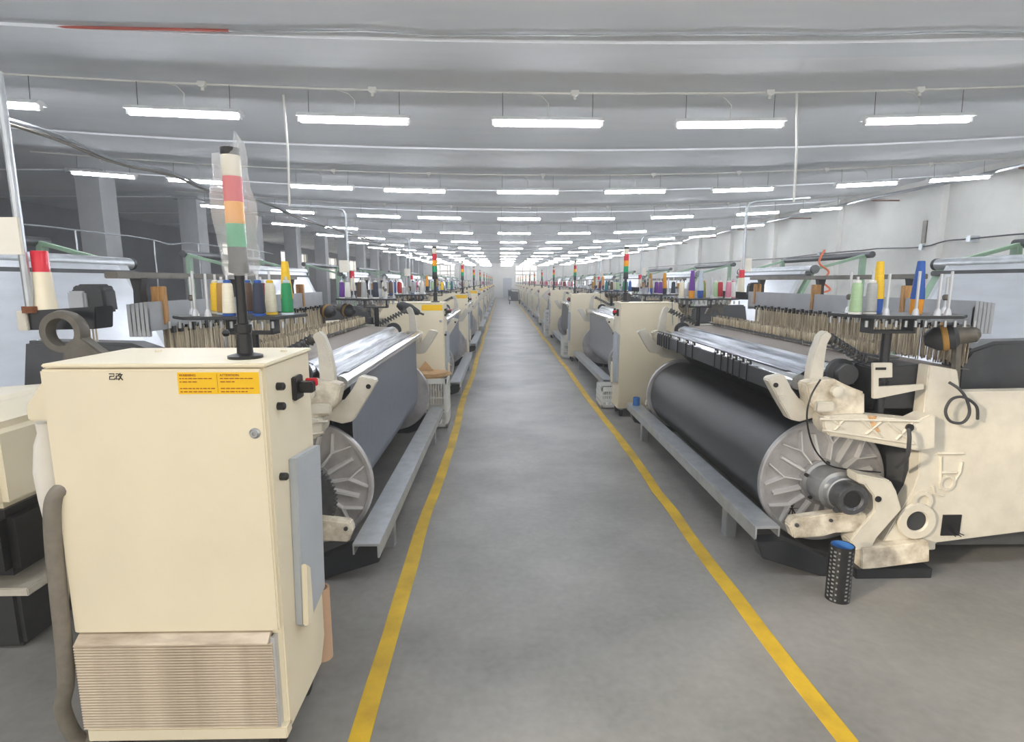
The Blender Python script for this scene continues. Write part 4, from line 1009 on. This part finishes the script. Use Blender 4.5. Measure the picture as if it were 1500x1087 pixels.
# ------------------------------------------------------------------ overhead cables and wall pipes
cb = thing('cable_bundle', 'sagging bundle of grey cables running along above the loom row by the unlit bay', 'cable')
for j, (dx, dz) in enumerate(((0, 0), (.05, .03), (-.04, .05))):
    pts = [onX(x, y + j * 1.5 * math.sin(i * 1.7 + j), -4.9) + Vector((dx, 0, dz)) for i, (x, y) in enumerate(((-60, 162), (20, 184), (70, 200), (100, 211), (150, 232), (190, 244), (230, 252), (265, 262), (300, 278), (322, 281), (350, 288), (400, 302)))]
    pts += [Vector((-4.9 + dx, y, 3.25 + dz)) for y in (14, 20, 30, 45)]
    MB().tube(smoothpts(pts, 4), .018, 6).build('cable', 'galv' if j else 'hose_grey', cb)
al = thing('air_line', 'thin wavy air line carried on upright rods beside the silver cloth', 'air line')
pts = [onX(x, y, -5.1) for x, y in ((-40, 322), (10, 327), (60, 331), (110, 337), (160, 343), (190, 346), (225, 352), (250, 358), (270, 356), (290, 357), (330, 362), (370, 366), (400, 372))]
MB().tube(smoothpts(pts, 4), .010, 6).build('line', 'galv', al)
for p in (pts[3], pts[6], pts[9], pts[11]): MB().cyl((p.x, p.y, 0), (p.x, p.y, p.z), .011, 6).build('rod', 'galv', al)
wp = thing('wall_pipe', 'long grey pipe on brackets running high along the white wall', 'pipe')
MB().tube([(8.95, y, 3.72 + .02 * math.sin(y)) for y in [4 + 2.5 * i for i in range(23)]], .035, 8).build('pipe', 'steel', wp)
for i in range(14): MB().box(8.93, XR + .005, 6 + 3.9 * i, 6.04 + 3.9 * i, 3.66, 3.69).build('bracket', 'rust', wp, smooth=0)
wc = thing('wall_cable', 'dark cable strung along the white wall above the batching frames', 'cable')
pts = [onX(x, y, XR - .17) for x, y in ((1560, 338), (1480, 344), (1420, 350), (1385, 353), (1350, 362), (1290, 364), (1260, 367), (1200, 372), (1150, 378), (1115, 380), (1060, 384), (1000, 388), (950, 392))]
MB().tube(smoothpts(pts, 3), .016, 6).build('cable', 'steel_dark', wc)
for p in (pts[2], pts[4], pts[7]): MB().box(p.x - .03, XR - .0, p.y - .05, p.y + .05, p.z - .06, p.z + .06).build('clamp', 'galv', wc, smooth=0)
jb = thing('wall_box', 'small white junction box on the white wall', 'junction box', tuple(onX(1088, 370, XR - .06)))
MB().box(-.06, .06, -.15, .15, -.2, .2).build('case', 'white_plastic', jb, bevel=.01); MB().cyl((0, 0, -.2), (0, 0, -1.2), .02, 6).build('drop', 'white_plastic', jb)
sw = thing('wall_switch', 'switch box with a dropping cable on the white wall pilaster', 'switch', tuple(onX(1357, 340, XR - .1)))
MB().box(-.06, .1, -.07, .07, -.25, .25).build('case', 'iron', sw, bevel=.01); MB().tube([(0, 0, .25), (0, -.02, .6), (0, .03, 1.0)], .012, 6).build('cable', 'charcoal', sw)
# drop conduits from the ceiling to the loom poles
def drop(px, py0, py1, Y, label, r=.012):
    Y -= .14; a = onY(px[0], py0, Y); b = onY(px[1], py1, Y)
    tag(MB().tube([a, a.lerp(b, .5) + Vector((.015, 0, 0)), b], r, 8).build('drop_conduit', 'pipe_white', None), label, 'conduit')
drop((415, 424), 139, 302, ROWY[1], 'white drop conduit between the ceiling and the second loom pole')
drop((1167, 1163), 137, 296, ROWY[1], 'white drop conduit hanging from the ceiling beside the white wall side row')
oh = thing('air_hose', 'coiled orange air hose dangling behind the loom with the black warp beam', 'hose')
ax_ = onY(1205, 378, 6.9)
MB().tube(smoothpts([onY(x, y, 6.9) for x, y in ((1208, 366), (1200, 385), (1214, 398), (1205, 412), (1216, 424), (1204, 430), (1218, 440), (1206, 446))], 6), .012, 6).build('coil', 'orange_hose', oh)

# thin scattering haze volume filling the hall
hz = bpy.data.materials.new('haze'); hz.use_nodes = True; N = hz.node_tree.nodes; N.remove(N['Principled BSDF'])
vs_ = N.new('ShaderNodeVolumeScatter'); vs_.inputs['Density'].default_value = 0.008; vs_.inputs['Anisotropy'].default_value = 0.3; vs_.inputs['Color'].default_value = (.97, .98, 1, 1)
hz.node_tree.links.new(vs_.outputs[0], N['Material Output'].inputs['Volume']); MATS['haze'] = hz
o = MB().box(XL - .15, XR + .15, YF - .15, YB + .15, -.1, ZC + .15).build('hall_haze', 'haze', None, smooth=0)
tag(o, 'thin white haze filling the hall air', 'haze', None, 'stuff')
